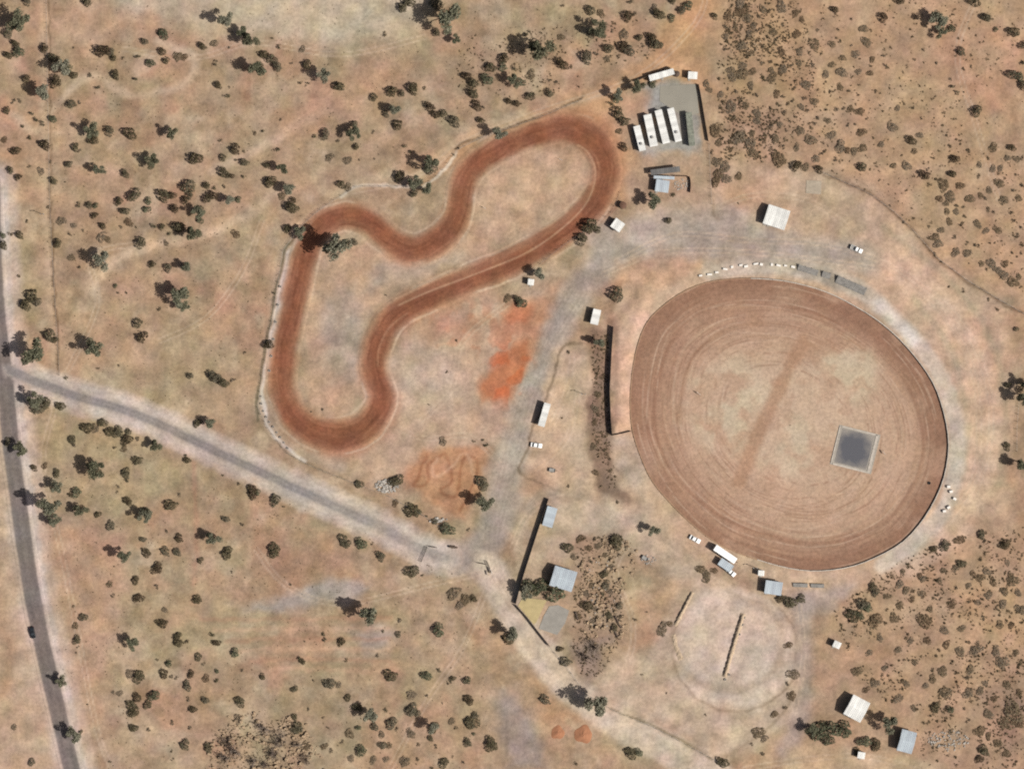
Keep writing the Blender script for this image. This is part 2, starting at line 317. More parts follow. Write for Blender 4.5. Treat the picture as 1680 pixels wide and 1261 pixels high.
    # kart track: red clay, darkest where the tyres run
    k = (X > 410) & (X < 1040) & (Y > 170) & (Y < 760)
    if k.any():
        d = np.full(X.shape, 999.); sd_ = np.ones(X.shape)
        dd, ss = line_dist(Xs[k] * .35 + X[k] * .65, Ys[k] * .35 + Y[k] * .65, KART, True)
        d[k] = dd; sd_[k] = ss
        wide = 17.5 + 7 * np.exp(-(((X - 550) / 70) ** 2 + ((Y - 712) / 45) ** 2)) + 6 * np.exp(-(((X - 960) / 60) ** 2 + ((Y - 240) / 60) ** 2)) + 3 * np.exp(-(((X - 690) / 60) ** 2 + ((Y - 405) / 30) ** 2))
        halo = sstep(.40, .62, fbm(X, Y, 80, 2, 141))
        lay(sstep(wide + 14, wide + 1, d), alb(182, 138, 106), .25 + .0)
        lay(sstep(wide + 16, wide, d) * halo, alb(178, 130, 98), .6)
        lay(sstep(wide + 6, wide - 5, d), alb(152, 105, 78), .95)
        lay(sstep(wide - 1, wide - 15, d + (n3 - .5) * 10), alb(135, 84, 60), .8)
        lay(sstep(6, 0, np.abs(d * sd_ - 6 + (n2 - .5) * 12)), alb(126, 80, 57), .4)
        tt = d * sd_
        for off_, w_, cc, op, sc, se in ((-11, 1.6, (118, 72, 51), .5, 46, 171), (-5, 1.3, (160, 108, 80), .45, 38, 173), (3, 1.4, (116, 71, 50), .5, 52, 175), (9, 1.6, (162, 112, 84), .5, 34, 177), (13, 1.3, (120, 76, 55), .45, 40, 179), (-15, 1.4, (172, 122, 92), .5, 36, 181), (0, 1.2, (158, 106, 78), .4, 44, 183)):
            lay(sstep(w_ + .9, w_ - .6, np.abs(tt - off_ - (fbm(X, Y, 60, 2, se) - .5) * 12)) * sstep(.46, .60, fbm(X, Y, sc, 2, se + 1)), alb(*cc), op)
        lay(sstep(.54, .70, fbm(X, Y, 26, 3, 191)) * sstep(wide, wide - 8, d), alb(152, 98, 70), .5)
        lay(sstep(3.2, .8, np.abs(d - wide - 8 - (n2 - .5) * 10)) * sstep(.40, .58, fbm(X, Y, 50, 2, 193)), alb(208, 182, 152), .6)
        # worn inner line of the long straight, and its ridge of pale spoil
        path([(640, 505), (660, 494), (712, 467), (780, 441), (824, 416), (901, 377), (951, 334), (968, 308)], 4.5, alb(150, 105, 79), 3, .8, 'n')
        path([(655, 500), (690, 484), (720, 472), (781, 449), (867, 413), (931, 367), (965, 328), (977, 285), (966, 252), (948, 238)], 1.1, alb(200, 160, 126), 1.6, .75, 'n')
        path([(650, 490), (712, 461), (824, 408), (901, 369), (948, 328)], 1.0, alb(196, 158, 126), 1.6, .6, 'n')
        path([(620, 600), (622, 570), (640, 536), (668, 514)], 1.0, alb(186, 142, 110), 1.6, .5, 'n')
    # oval: rho runs from the middle (0) to the wall (1)
    ang = np.arctan2(Y - OC[1], X - OC[0]); rr = np.hypot(X - OC[0], Y - OC[1])
    R0 = oval_r(ang); rho = rr / R0
    inside = sstep(1.004, .994, rho)
    if (inside > 0).any():
        q = rho + (n2 - .5) * .10 + (n3 - .5) * .03
        c0 = state['c'].copy()
        lay(inside, alb(200, 174, 145))
        west = .5 - .5 * np.cos(ang); north = np.clip(-np.sin(ang), 0, 1)
        lay(inside * sstep(.30, .74, q + .10 * west + .08 * np.clip(np.sin(ang), 0, 1)), alb(191, 159, 131), .85)
        lay(inside * sstep(.66, .98, q + .10 * west + .07 * north), alb(168, 133, 107), .95)
        lay(inside * sstep(.82, .98, rho + .05 * np.cos(ang + .5)), alb(150, 114, 90), .8)
        lay(inside * sstep(.55, .75, fbm(X, Y, 70, 3, 151)), alb(196, 163, 135), .4)
        for rad, w, cc, op in [(.70, .014, (166, 132, 104), .6), (.74, .012, (192, 162, 132), .6), (.79, .014, (184, 150, 120), .6), (.83, .012, (148, 110, 86), .55), (.88, .010, (186, 150, 120), .5), (.60, .012, (176, 144, 114), .4), (.64, .01, (196, 168, 138), .4), (.92, .008, (150, 112, 88), .4), (.54, .010, (196, 170, 140), .35)]:
            wob = rad + .018 * np.sin(ang * 2 + rad * 40) + .012 * np.sin(ang * 3 + rad * 90)
            lay(inside * sstep(w * 1.6, w * .3, np.abs(rho - wob)) * sstep(.35, .6, vnoise(ang * 2.2 + 9, rad * 60 + ang * 0, 3)), alb(*cc), op)
        for rad in np.arange(.40, .98, .0125):      # fine tyre lines
            wob = rad + .02 * np.sin(ang * 2 + rad * 31) + .008 * np.sin(ang * 5 + rad * 70)
            lay(inside * sstep(.005, .001, np.abs(rho - wob)) * sstep(.42, .66, vnoise(ang * 3 + rad * 77, rad * 120 + 0 * ang, 8)), alb(148, 112, 88) if int(rad * 10000) % 3 else alb(206, 178, 150), .5)
        pale = sstep(1.3, .5, np.hypot((Xw - 1195) / 75, (Yw - 670) / 85)) + sstep(1.3, .5, np.hypot((Xw - 1390) / 60, (Yw - 610) / 50)) + sstep(1.3, .5, np.hypot((Xw - 1290) / 50, (Yw - 730) / 55))
        lay(inside * np.clip(pale, 0, 1) * sstep(.36, .56, fbm(X, Y, 38, 3, 211)), alb(204, 186, 156), .85)
        ps = fbm(X, Y, 24, 3, 213); lay(inside * sstep(.74, .6, rho) * sstep(.55, .68, ps), alb(184, 152, 124), .5)
        bar = line_dist(Xs, Ys, np.array([(1318, 560), (1297, 600), (1268, 660), (1240, 720), (1212, 790)]))[0]
        lay(inside * sstep(17, 5, bar), alb(176, 139, 109), .75)
        lay(inside * sstep(1.4, .5, np.hypot((Xw - 1330) / 46, (Yw - 575) / 20)), alb(178, 142, 112), .6)
        state['c'] = np.where((inside > 0)[..., None], state['c'], c0)
    # flat slabs read their own colours
    # sealed surfaces: thin dusty bitumen
    kk = np.arange(1)
    d1 = np.full(X.shape, 999.); k = (X < 200) & (Y > 240)
    if k.any(): d1[k] = line_dist(X[k] * .8 + Xs[k] * .2, Y[k], MAIN_ROAD)[0]
    lay(sstep(15.5, 11.5, d1), alb(126, 116, 108), .96)
    lay(sstep(4, 1.0, np.abs(d1 - 6)), alb(114, 105, 99), .4)
    d2 = np.full(X.shape, 999.); k = (X < 780) & (Y > 560) & (Y < 960)
    if k.any(): d2[k] = line_dist(X[k], Y[k] * .8 + Ys[k] * .2, ACCESS)[0]
    fade = 1 - .55 * sstep(480, 640, X)
    lay(sstep(14, 7, d2), alb(178, 166, 151), .8)
    lay(sstep(9, 4.5, d2) * fade, alb(150, 142, 133), .95)
    lay(sstep(2.2, .6, np.abs(d2 - 3.2)) * fade * sstep(.4, .6, n2), alb(136, 129, 122), .4)
    # specks, grit and old litter everywhere off the graded clay
    c = state['c']
    off = 1 - .6 * inside
    g = ((n4 - .5) * .36 + (n3 - .5) * .22) * off
    c = c * (1 + g)[..., None]
    # pinkish and greenish casts of the soil
    h1 = (fbm(X, Y, 30, 3, 101) - .5) * off; h2 = (fbm(X, Y, 22, 2, 111) - .5) * off
    c = c * np.stack([.985 + .13 * h1 + .07 * h2, .995 - .05 * h1 + .02 * h2, 1.075 + .05 * h1 - .16 * h2], -1)
    return np.clip(c, .01, .8)

# ------------------------------------------------------------------ materials
def new_mat(name):
    m = bpy.data.materials.new(name); m.use_nodes = True
    nt = m.node_tree; b = nt.nodes['Principled BSDF']
    return m, nt, b
def soil_mat():
    m, nt, b = new_mat('soil')
    L = nt.links.new
    at = nt.nodes.new('ShaderNodeAttribute'); at.attribute_name = 'soil'
    geo = nt.nodes.new('ShaderNodeNewGeometry')
    n = nt.nodes.new('ShaderNodeTexNoise'); n.inputs['Scale'].default_value = 0.7; n.inputs['Detail'].default_value = 5; n.inputs['Roughness'].default_value = .65
    n2 = nt.nodes.new('ShaderNodeTexNoise'); n2.inputs['Scale'].default_value = 0.16; n2.inputs['Detail'].default_value = 5
    L(geo.outputs['Position'], n.inputs['Vector']); L(geo.outputs['Position'], n2.inputs['Vector'])
    r = nt.nodes.new('ShaderNodeMapRange'); r.inputs['From Min'].default_value = .3; r.inputs['From Max'].default_value = .7; r.inputs['To Min'].default_value = .80; r.inputs['To Max'].default_value = 1.20
    L(n.outputs['Fac'], r.inputs['Value'])
    r2 = nt.nodes.new('ShaderNodeMapRange'); r2.inputs['From Min'].default_value = .3; r2.inputs['From Max'].default_value = .7; r2.inputs['To Min'].default_value = .95; r2.inputs['To Max'].default_value = 1.05
    L(n2.outputs['Fac'], r2.inputs['Value'])
    mm = nt.nodes.new('ShaderNodeMath'); mm.operation = 'MULTIPLY'; L(r.outputs[0], mm.inputs[0]); L(r2.outputs[0], mm.inputs[1])
    v = nt.nodes.new('ShaderNodeVectorMath'); v.operation = 'SCALE'
    L(at.outputs['Color'], v.inputs[0]); L(mm.outputs[0], v.inputs['Scale'])
    L(v.outputs[0], b.inputs['Base Color'])
    bp = nt.nodes.new('ShaderNodeBump'); bp.inputs['Strength'].default_value = .35; bp.inputs['Distance'].default_value = .25
    L(n.outputs['Fac'], bp.inputs['Height']); L(bp.outputs[0], b.inputs['Normal'])
    b.inputs['Roughness'].default_value = .95; b.inputs['Specular IOR Level'].default_value = .1
    return m
def flat_mat(name, c, rough=.7, var=.12, scale=1.2, spec=.25, metal=0.0, streak=None, c2=None):
    """a colour with worn patches: noise mixes the colour with a second, weathered one"""
    m, nt, b = new_mat(name); L = nt.links.new
    c = np.asarray(c, float); c2 = c * (1 - var * 2.2) if c2 is None else np.asarray(c2, float)
    tc = nt.nodes.new('ShaderNodeTexCoord'); mp = nt.nodes.new('ShaderNodeMapping')
    if streak: mp.inputs['Scale'].default_value = streak
    n = nt.nodes.new('ShaderNodeTexNoise'); n.inputs['Scale'].default_value = scale; n.inputs['Detail'].default_value = 5
    L(tc.outputs['Object'], mp.inputs['Vector']); L(mp.outputs[0], n.inputs['Vector'])
    cr = nt.nodes.new('ShaderNodeValToRGB'); cr.color_ramp.elements[0].position = .35; cr.color_ramp.elements[1].position = .66
    cr.color_ramp.elements[0].color = (*np.clip(c2, 0, 1), 1); cr.color_ramp.elements[1].color = (*np.clip(c, 0, 1), 1)
    L(n.outputs['Fac'], cr.inputs[0]); L(cr.outputs[0], b.inputs['Base Color'])
    b.inputs['Roughness'].default_value = rough; b.inputs['Specular IOR Level'].default_value = spec; b.inputs['Metallic'].default_value = metal
    return m
def leaf_mat(name, cols, transl=.25):
    m, nt, b = new_mat(name); L = nt.links.new
    oi = nt.nodes.new('ShaderNodeObjectInfo'); at = nt.nodes.new('ShaderNodeAttribute'); at.attribute_name = 'leaf'
    ad = nt.nodes.new('ShaderNodeMath'); ad.operation = 'MULTIPLY_ADD'; ad.inputs[1].default_value = .38
    sc = nt.nodes.new('ShaderNodeMath'); sc.operation = 'MULTIPLY'; sc.inputs[1].default_value = .62
    L(oi.outputs['Random'], sc.inputs[0]); L(at.outputs['Fac'], ad.inputs[0]); L(sc.outputs[0], ad.inputs[2])
    cr = nt.nodes.new('ShaderNodeValToRGB'); el = cr.color_ramp.elements
    el[0].position = .08; el[0].color = (*cols[0], 1); el[1].position = .92; el[1].color = (*cols[-1], 1)
    for i, c in enumerate(cols[1:-1]): e = el.new((i + 1) / (len(cols) - 1)); e.color = (*c, 1)
    L(ad.outputs[0], cr.inputs[0])
    b.inputs['Roughness'].default_value = .8; b.inputs['Specular IOR Level'].default_value = .15
    L(cr.outputs[0], b.inputs['Base Color'])
    tr = nt.nodes.new('ShaderNodeBsdfTranslucent'); L(cr.outputs[0], tr.inputs['Color'])
    mx = nt.nodes.new('ShaderNodeMixShader'); mx.inputs[0].default_value = transl
    L(b.outputs[0], mx.inputs[1]); L(tr.outputs[0], mx.inputs[2]); L(mx.outputs[0], nt.nodes['Material Output'].inputs[0])
    return m
SOIL = soil_mat()
M = {
 'white': flat_mat('white_roof_sheet', (.64, .64, .61), .5, .16, .5, .3, streak=(1, .12, 1), c2=(.44, .44, .42)),
 'blue': flat_mat('blue_grey_roof_sheet', (.36, .41, .44), .5, .1, .5, .3, streak=(1, .15, 1), c2=(.27, .30, .33)),
 'grey': flat_mat('grey_roof_sheet', (.12, .115, .11), .6, .15, .6, .3, streak=(1, .15, 1)),
 'olive': flat_mat('olive_roof_sheet', (.19, .20, .16), .7, .2, .9, .2),
 'wall': flat_mat('painted_wall', (.42, .40, .36), .7, .1, .8),
 'tan': flat_mat('tan_wall', (.28, .22, .16), .8, .12, .8),
 'glass': flat_mat('window_glass', (.03, .035, .04), .15, .1, 1, .5),
 'door': flat_mat('door_paint', (.20, .22, .22), .6, .1, 1),
 'bench': flat_mat('bench_plank', (.20, .19, .175), .8, .15, 1),
 'steel': flat_mat('galvanised_steel', (.30, .29, .27), .5, .15, 2, .4, .3),
 'dark_steel': flat_mat('rusty_steel', (.08, .055, .04), .7, .2, 2),
 'timber': flat_mat('weathered_timber', (.13, .10, .075), .9, .2, 3),
 'earth_kerb': flat_mat('earth_kerb', alb(184, 150, 121), .95, .1, .8, .1),
 'fence': flat_mat('fence_sheet', (.15, .115, .085), .7, .2, .6),
 'concrete': flat_mat('concrete', (.27, .245, .21), .9, .1, .7),
 'slab': flat_mat('grey_slab', alb(163, 158, 145), .9, .06, .12),
 'pale_concrete': flat_mat('pale_concrete', (.40, .36, .31), .9, .12, .6),
 'whitewash': flat_mat('whitewashed_concrete', (.66, .63, .58), .85, .1, .8),
 'tyre': flat_mat('tyre_rubber', (.025, .024, .023), .9, .1, 3),
 'white_tyre': flat_mat('painted_tyre', (.40, .36, .32), .8, .3, 3),
 'black_paint': flat_mat('black_car_paint', (.015, .016, .018), .25, .1, 1, .5),
 'white_paint': flat_mat('white_car_paint', (.76, .76, .74), .3, .04, 1, .5),
 'yellow': flat_mat('yellow_paint', (.5, .33, .06), .6, .1, 2),
 'lamp': flat_mat('lamp_lens', (.55, .55, .52), .2, .05, 2, .5),
 'red_lamp': flat_mat('red_lamp_lens', (.3, .02, .02), .3, .05, 2, .5),
 'rust': flat_mat('rust_brown_paint', (.13, .07, .045), .8, .2, 2),
 'mound': flat_mat('orange_clay', alb(188, 134, 102), .95, .1, .5, .1),
 'rubble': flat_mat('pale_rubble', (.40, .37, .33), .9, .3, 1.5),
 'rock': flat_mat('tan_rock', alb(200, 174, 144), .95, .2, 1.2, .1),
 'berm': flat_mat('pale_earth', alb(206, 184, 158), .95, .12, 1.0, .1),
 'bark': flat_mat('gum_bark', (.26, .23, .19), .9, .2, 4),
 'dark_bark': flat_mat('dark_bark', (.09, .066, .050), .9, .2, 4),
 'gum': leaf_mat('gum_leaves', [(.105, .098, .062), (.14, .142, .09), (.18, .175, .128), (.25, .24, .18)], .35),
 'dark_leaf': leaf_mat('dark_shrub_leaves', [(.075, .045, .032), (.080, .062, .036), (.105, .092, .052), (.125, .112, .078), (.17, .145, .105)], .3),
 'brown_leaf': leaf_mat('dry_bush_leaves', [(.13, .078, .052), (.145, .105, .062), (.18, .14, .088), (.185, .15, .115), (.26, .20, .135)], .35),
 'green_leaf': leaf_mat('green_shrub_leaves', [(.075, .080, .048), (.115, .120, .074), (.15, .155, .10)], .3),
 'bare_twig': leaf_mat('bare_grey_twigs', [(.11, .080, .064), (.16, .125, .10), (.23, .185, .15)], .2),
 'straw': leaf_mat('dry_grass', [(.10, .072, .042), (.14, .105, .062), (.19, .15, .09)], .25),
}

# ------------------------------------------------------------------ mesh helpers
def mesh_obj(name, verts, faces, mat, parent=None, smooth=False):
    me = bpy.data.meshes.new(name); me.from_pydata([tuple(v) for v in verts], [], [tuple(f) for f in faces])
    if mat is not None: me.materials.append(mat)
    if smooth: me.polygons.foreach_set('use_smooth', [True] * len(me.polygons))
    me.update()
    o = bpy.data.objects.new(name, me); COL.objects.link(o)
    if parent is not None: o.parent = parent
    return o
def tag(o, label=None, cat=None, group=None, kind=None):
    if label: o['label'] = label
    if cat: o['category'] = cat
    if group: o['group'] = group
    if kind: o['kind'] = kind
    return o
def empty(name, px, py, ang=0.0, z=0.0):
    """an Empty at a thing's base; ang is the turn of its long (x) axis as seen in the picture, clockwise"""
    o = bpy.data.objects.new(name, None); COL.objects.link(o)
    o.location = (wx(px), wy(py), z); o.rotation_euler = (0, 0, -math.radians(ang)); o.empty_display_size = .5
    return o
class MB:
    def __init__(s): s.v = []; s.f = []
    def box(s, cx, cy, cz, sx, sy, sz, rz=0.0, taper=1.0):
        n = len(s.v); c, q = math.cos(rz), math.sin(rz)
        for dz in (-.5, .5):
            t = 1.0 if dz < 0 else taper
            for dx, dy in ((-.5, -.5), (.5, -.5), (.5, .5), (-.5, .5)):
                x, y = dx * sx * t, dy * sy * t
                s.v.append((cx + x * c - y * q, cy + x * q + y * c, cz + dz * sz))
        s.f += [(n, n + 3, n + 2, n + 1), (n + 4, n + 5, n + 6, n + 7), (n, n + 1, n + 5, n + 4), (n + 1, n + 2, n + 6, n + 5), (n + 2, n + 3, n + 7, n + 6), (n + 3, n, n + 4, n + 7)]
        return s
    def prism(s, prof, y0, y1):
        """profile in x, z extruded along y"""
        n = len(s.v); m = len(prof)
        s.v += [(x, y0, z) for x, z in prof] + [(x, y1, z) for x, z in prof]
        s.f += [tuple(range(n, n + m)), tuple(range(n + 2 * m - 1, n + m - 1, -1))]
        s.f += [(n + i, n + m + i, n + m + (i + 1) % m, n + (i + 1) % m) for i in range(m)]
        return s
    def tube(s, pts, rad, k=6, cap=True):
        n = len(s.v); P = [Vector(p) for p in pts]
        if not hasattr(rad, '__len__'): rad = [rad] * len(P)
        for i, p in enumerate(P):
            d = (P[min(i + 1, len(P) - 1)] - P[max(i - 1, 0)]).normalized()
            a = d.orthogonal().normalized(); b = d.cross(a)
            for j in range(k):
                t = 2 * math.pi * j / k
                s.v.append(tuple(p + (a * math.cos(t) + b * math.sin(t)) * rad[i]))
        for i in range(len(P) - 1):
            for j in range(k):
                s.f.append((n + i * k + j, n + i * k + (j + 1) % k, n + (i + 1) * k + (j + 1) % k, n + (i + 1) * k + j))
        if cap: s.f += [tuple(range(n + k - 1, n - 1, -1)), tuple(range(n + (len(P) - 1) * k, n + len(P) * k))]
        return s
    def lathe(s, prof, k=12, cx=0, cy=0):
        n = len(s.v)
        for r, z in prof:
            for j in range(k):
                t = 2 * math.pi * j / k; s.v.append((cx + r * math.cos(t), cy + r * math.sin(t), z))
        for i in range(len(prof) - 1):
            for j in range(k): s.f.append((n + i * k + j, n + i * k + (j + 1) % k, n + (i + 1) * k + (j + 1) % k, n + (i + 1) * k + j))
        if prof[0][0] > 0: s.f.append(tuple(range(n + k - 1, n - 1, -1)))
        if prof[-1][0] > 0: s.f.append(tuple(range(n + (len(prof) - 1) * k, n + len(prof) * k)))
        return s
    def build(s, name, mat, parent=None, smooth=False): return mesh_obj(name, s.v, s.f, mat, parent, smooth)

def soil_sheet(name, verts_px, z, faces, kind='structure', mat=SOIL):
    """a piece of ground whose soil colour comes from the plan"""
    v = np.asarray(verts_px, float); n = len(v)
    me = bpy.data.meshes.new(name)
    co = np.empty((n, 3)); co[:, 0] = wx(v[:, 0]); co[:, 1] = wy(v[:, 1]); co[:, 2] = z
    me.vertices.add(n); me.vertices.foreach_set('co', co.ravel())
    f = np.asarray(faces, dtype=np.int32); nf = len(f)
    me.loops.add(nf * 4); me.loops.foreach_set('vertex_index', f.ravel())
    me.polygons.add(nf); me.polygons.foreach_set('loop_start', np.arange(0, nf * 4, 4, dtype=np.int32))
    me.polygons.foreach_set('use_smooth', np.ones(nf, bool))
    me.update(calc_edges=True)
    at = me.attributes.new('soil', 'FLOAT_COLOR', 'POINT')
    c = np.ones((n, 4)); c[:, :3] = soil(v[:, 0], v[:, 1]); at.data.foreach_set('color', c.astype(np.float32).ravel())
    me.materials.append(mat)
    o = bpy.data.objects.new(name, me); COL.objects.link(o); o['kind'] = kind
    return o
def grid_faces(nx, ny, closed_x=False):
    i = np.arange(nx if closed_x else nx - 1); j = np.arange(ny - 1)
    I, J = np.meshgrid(i, j); I = I.ravel(); J = J.ravel(); I2 = (I + 1) % nx
    return np.stack([J * nx + I, J * nx + I2, (J + 1) * nx + I2, (J + 1) * nx + I], 1)

# ------------------------------------------------------------------ ground, roads and tracks
BANK = np.array([(1004, 525), (1046, 478), (1068, 492), (1040, 560), (1030, 640), (1032, 700), (1003, 711)], float)
gx = np.concatenate([[-11000, -6000, -3000, -1500, -800, -400, -200, -120], np.arange(-80, 1761, 2.5), [1800, 1900, 2100, 2500, 3300, 5000, 8000, 12600]])
gy = np.concatenate([[-11000, -6000, -3000, -1500, -800, -400, -200, -120], np.arange(-80, 1341, 2.5), [1400, 1500, 1700, 2100, 2900, 4600, 7600, 12200]])[::-1]
GX, GY = np.meshgrid(gx, gy); GXf, GYf = GX.ravel(), GY.ravel()
gz = np.zeros(GXf.shape)
k = (GXf > 980) & (GXf < 1090) & (GYf > 450) & (GYf < 730)
gz[k] = 1.1 * sstep(6, -14, poly_sd(GXf[k], GYf[k], BANK))
gz += (fbm(GXf, GYf, 60, 3, 15) - .5) * .10
# the oval and the sealed sheets lie over the ground: keep it clear below them
_a = np.arctan2(GYf - OC[1], GXf - OC[0]); _q = np.hypot(GXf - OC[0], GYf - OC[1]) / oval_r(_a)
gz = np.where(_q < 1.0, -.3, gz)
GROUND = soil_sheet('ground', np.stack([GXf, GYf], 1), gz, grid_faces(len(gx), len(gy)))

def strip_sheet(name, line, half, z_prof, nacross, closed=False):
    L = np.array(line); n = len(L)
    if closed: T = np.roll(L, -1, 0) - np.roll(L, 1, 0)
    else: T = np.gradient(L, axis=0)
    T /= np.linalg.norm(T, axis=1)[:, None]; N = np.stack([-T[:, 1], T[:, 0]], 1)
    t = np.linspace(1, -1, nacross)
    V = L[:, None, :] + N[:, None, :] * (t * half)[None, :, None]
    Z = np.broadcast_to(z_prof(np.abs(t))[None, :], (n, nacross))
    idx = np.arange(n * nacross).reshape(n, nacross)
    a = idx if closed else idx[:-1]; b = np.roll(idx, -1, 0) if closed else idx[1:]
    F = np.stack([a[:, :-1], a[:, 1:], b[:, 1:], b[:, :-1]], -1).reshape(-1, 4)
    return soil_sheet(name, V.reshape(-1, 2), Z.ravel(), F)
dense_kart = catmull(KART[::4], True, 8)
strip_sheet('kart_track', dense_kart, 31, lambda t: .09 + .05 * np.exp(-((t - .66) / .14) ** 2) - .22 * sstep(.72, 1, t), 35, True)
strip_sheet('main_road', MAIN_ROAD, 21, lambda t: .09 - .05 * t - .2 * sstep(.9, 1, t), 25)
strip_sheet('access_road', ACCESS, 20, lambda t: .10 - .04 * t - .2 * sstep(.9, 1, t), 25)
nr, na = 110, 420
rq = np.concatenate([np.linspace(0.004, .5, 45), np.linspace(.507, 1.0, nr - 45)]); aa = np.linspace(0, 2 * math.pi, na, endpoint=False)
RR, AA = np.meshgrid(rq, aa, indexing='ij')
Rb = oval_r((AA + math.pi) % (2 * math.pi) - math.pi)
OV = np.stack([(OC[0] + RR * Rb * np.cos(AA)).ravel(), (OC[1] + RR * Rb * np.sin(AA)).ravel()], 1)
OZ = (.06 + .55 * sstep(.74, 1.0, RR) * (.16 + .84 * sstep(-.55, .25, np.cos(AA)))).ravel()
of = grid_faces(na, nr, True)[:, ::-1]
soil_sheet('oval_track', OV, OZ, of)
def quad_slab(name, pts, z, mat, thick=.12):
    n = len(pts)
    v = [(wx(x), wy(y), z) for x, y in pts] + [(wx(x), wy(y), z - thick) for x, y in pts]
    f = [tuple(range(n - 1, -1, -1)), tuple(range(n, 2 * n))] + [(i, (i + 1) % n, n + (i + 1) % n, n + i) for i in range(n)]
    return tag(mesh_obj(name, v, f, mat), kind='structure')
# ------------------------------------------------------------------ slabs
ORD = ['first', 'second', 'third', 'fourth', 'fifth', 'sixth', 'seventh', 'eighth', 'ninth', 'tenth', 'eleventh', 'twelfth', 'thirteenth', 'fourteenth', 'fifteenth', 'sixteenth', 'seventeenth', 'eighteenth', 'nineteenth', 'twentieth']
def rubber_mat():
    m, nt, b = new_mat('burnt_rubber'); L = nt.links.new
    tc = nt.nodes.new('ShaderNodeTexCoord'); n = nt.nodes.new('ShaderNodeTexNoise'); n.inputs['Scale'].default_value = .22; n.inputs['Detail'].default_value = 6
    g = nt.nodes.new('ShaderNodeTexGradient'); g.gradient_type = 'SPHERICAL'
    mp = nt.nodes.new('ShaderNodeMapping'); mp.inputs['Scale'].default_value = (.105, .10, 1); mp.inputs['Location'].default_value = (.10, .04, 0)
    L(tc.outputs['Object'], mp.inputs[0]); L(mp.outputs[0], g.inputs[0]); L(tc.outputs['Object'], n.inputs['Vector'])
    a = nt.nodes.new('ShaderNodeMath'); a.operation = 'MULTIPLY_ADD'; a.inputs[1].default_value = .9; L(n.outputs['Fac'], a.inputs[0]); L(g.outputs['Fac'], a.inputs[2])
    cr = nt.nodes.new('ShaderNodeValToRGB'); cr.color_ramp.elements[0].position = .40; cr.color_ramp.elements[1].position = .95
    cr.color_ramp.elements[0].color = (*alb(158, 150, 140), 1); cr.color_ramp.elements[1].color = (*alb(90, 91, 98), 1)
    L(a.outputs[0], cr.inputs[0]); L(cr.outputs[0], b.inputs['Base Color']); b.inputs['Roughness'].default_value = .85
    return m
pad = empty('burnout_pad', 1403, 737, 14, .06)
tag(pad, 'square concrete pad with a dark rubber-stained middle inside the big oval', 'concrete pad')
MB().box(0, 0, .03, 17.4, 16.6, .14).build('slab', M['concrete'], pad)
MB().box(-.4, 0.1, .11, 13.4, 14.2, .03).build('stained_surface', rubber_mat(), pad)
for nm, (x, y, a_, b_) in {'east': (7.4, 0, 1.0, 16.0), 'north': (0, 7.9, 15.0, .4), 'south': (-.4, -7.9, 14.4, .7), 'west': (-8.3, 0, .4, 15.6)}.items():
    MB().box(x, y, .17, a_, b_, .16).build('kerb', M['pale_concrete'], pad)
quad_slab('compound_slab', [(1083, 142), (1142, 138), (1147, 186), (1122, 192), (1098, 176), (1082, 166)], .10, M['slab'])
quad_slab('sand_patch', [(857, 980), (897, 984), (880, 1020), (876, 1024), (850, 993)], .11, flat_mat('yellow_sand', alb(204, 186, 140), .95, .07, .5, .1), .1)
quad_slab('blue_grey_slab', [(901, 994), (916, 992), (934, 1001), (927, 1022), (914, 1041), (884, 1031), (892, 1010)], .12, flat_mat('blue_grey_concrete', alb(168, 163, 154), .9, .08, .4), .1)
quad_slab('pale_pad', [(1323, 296), (1348, 297), (1347, 319), (1322, 317)], .11, flat_mat('dusty_concrete', alb(192, 178, 158), .95, .1, .6), .1)

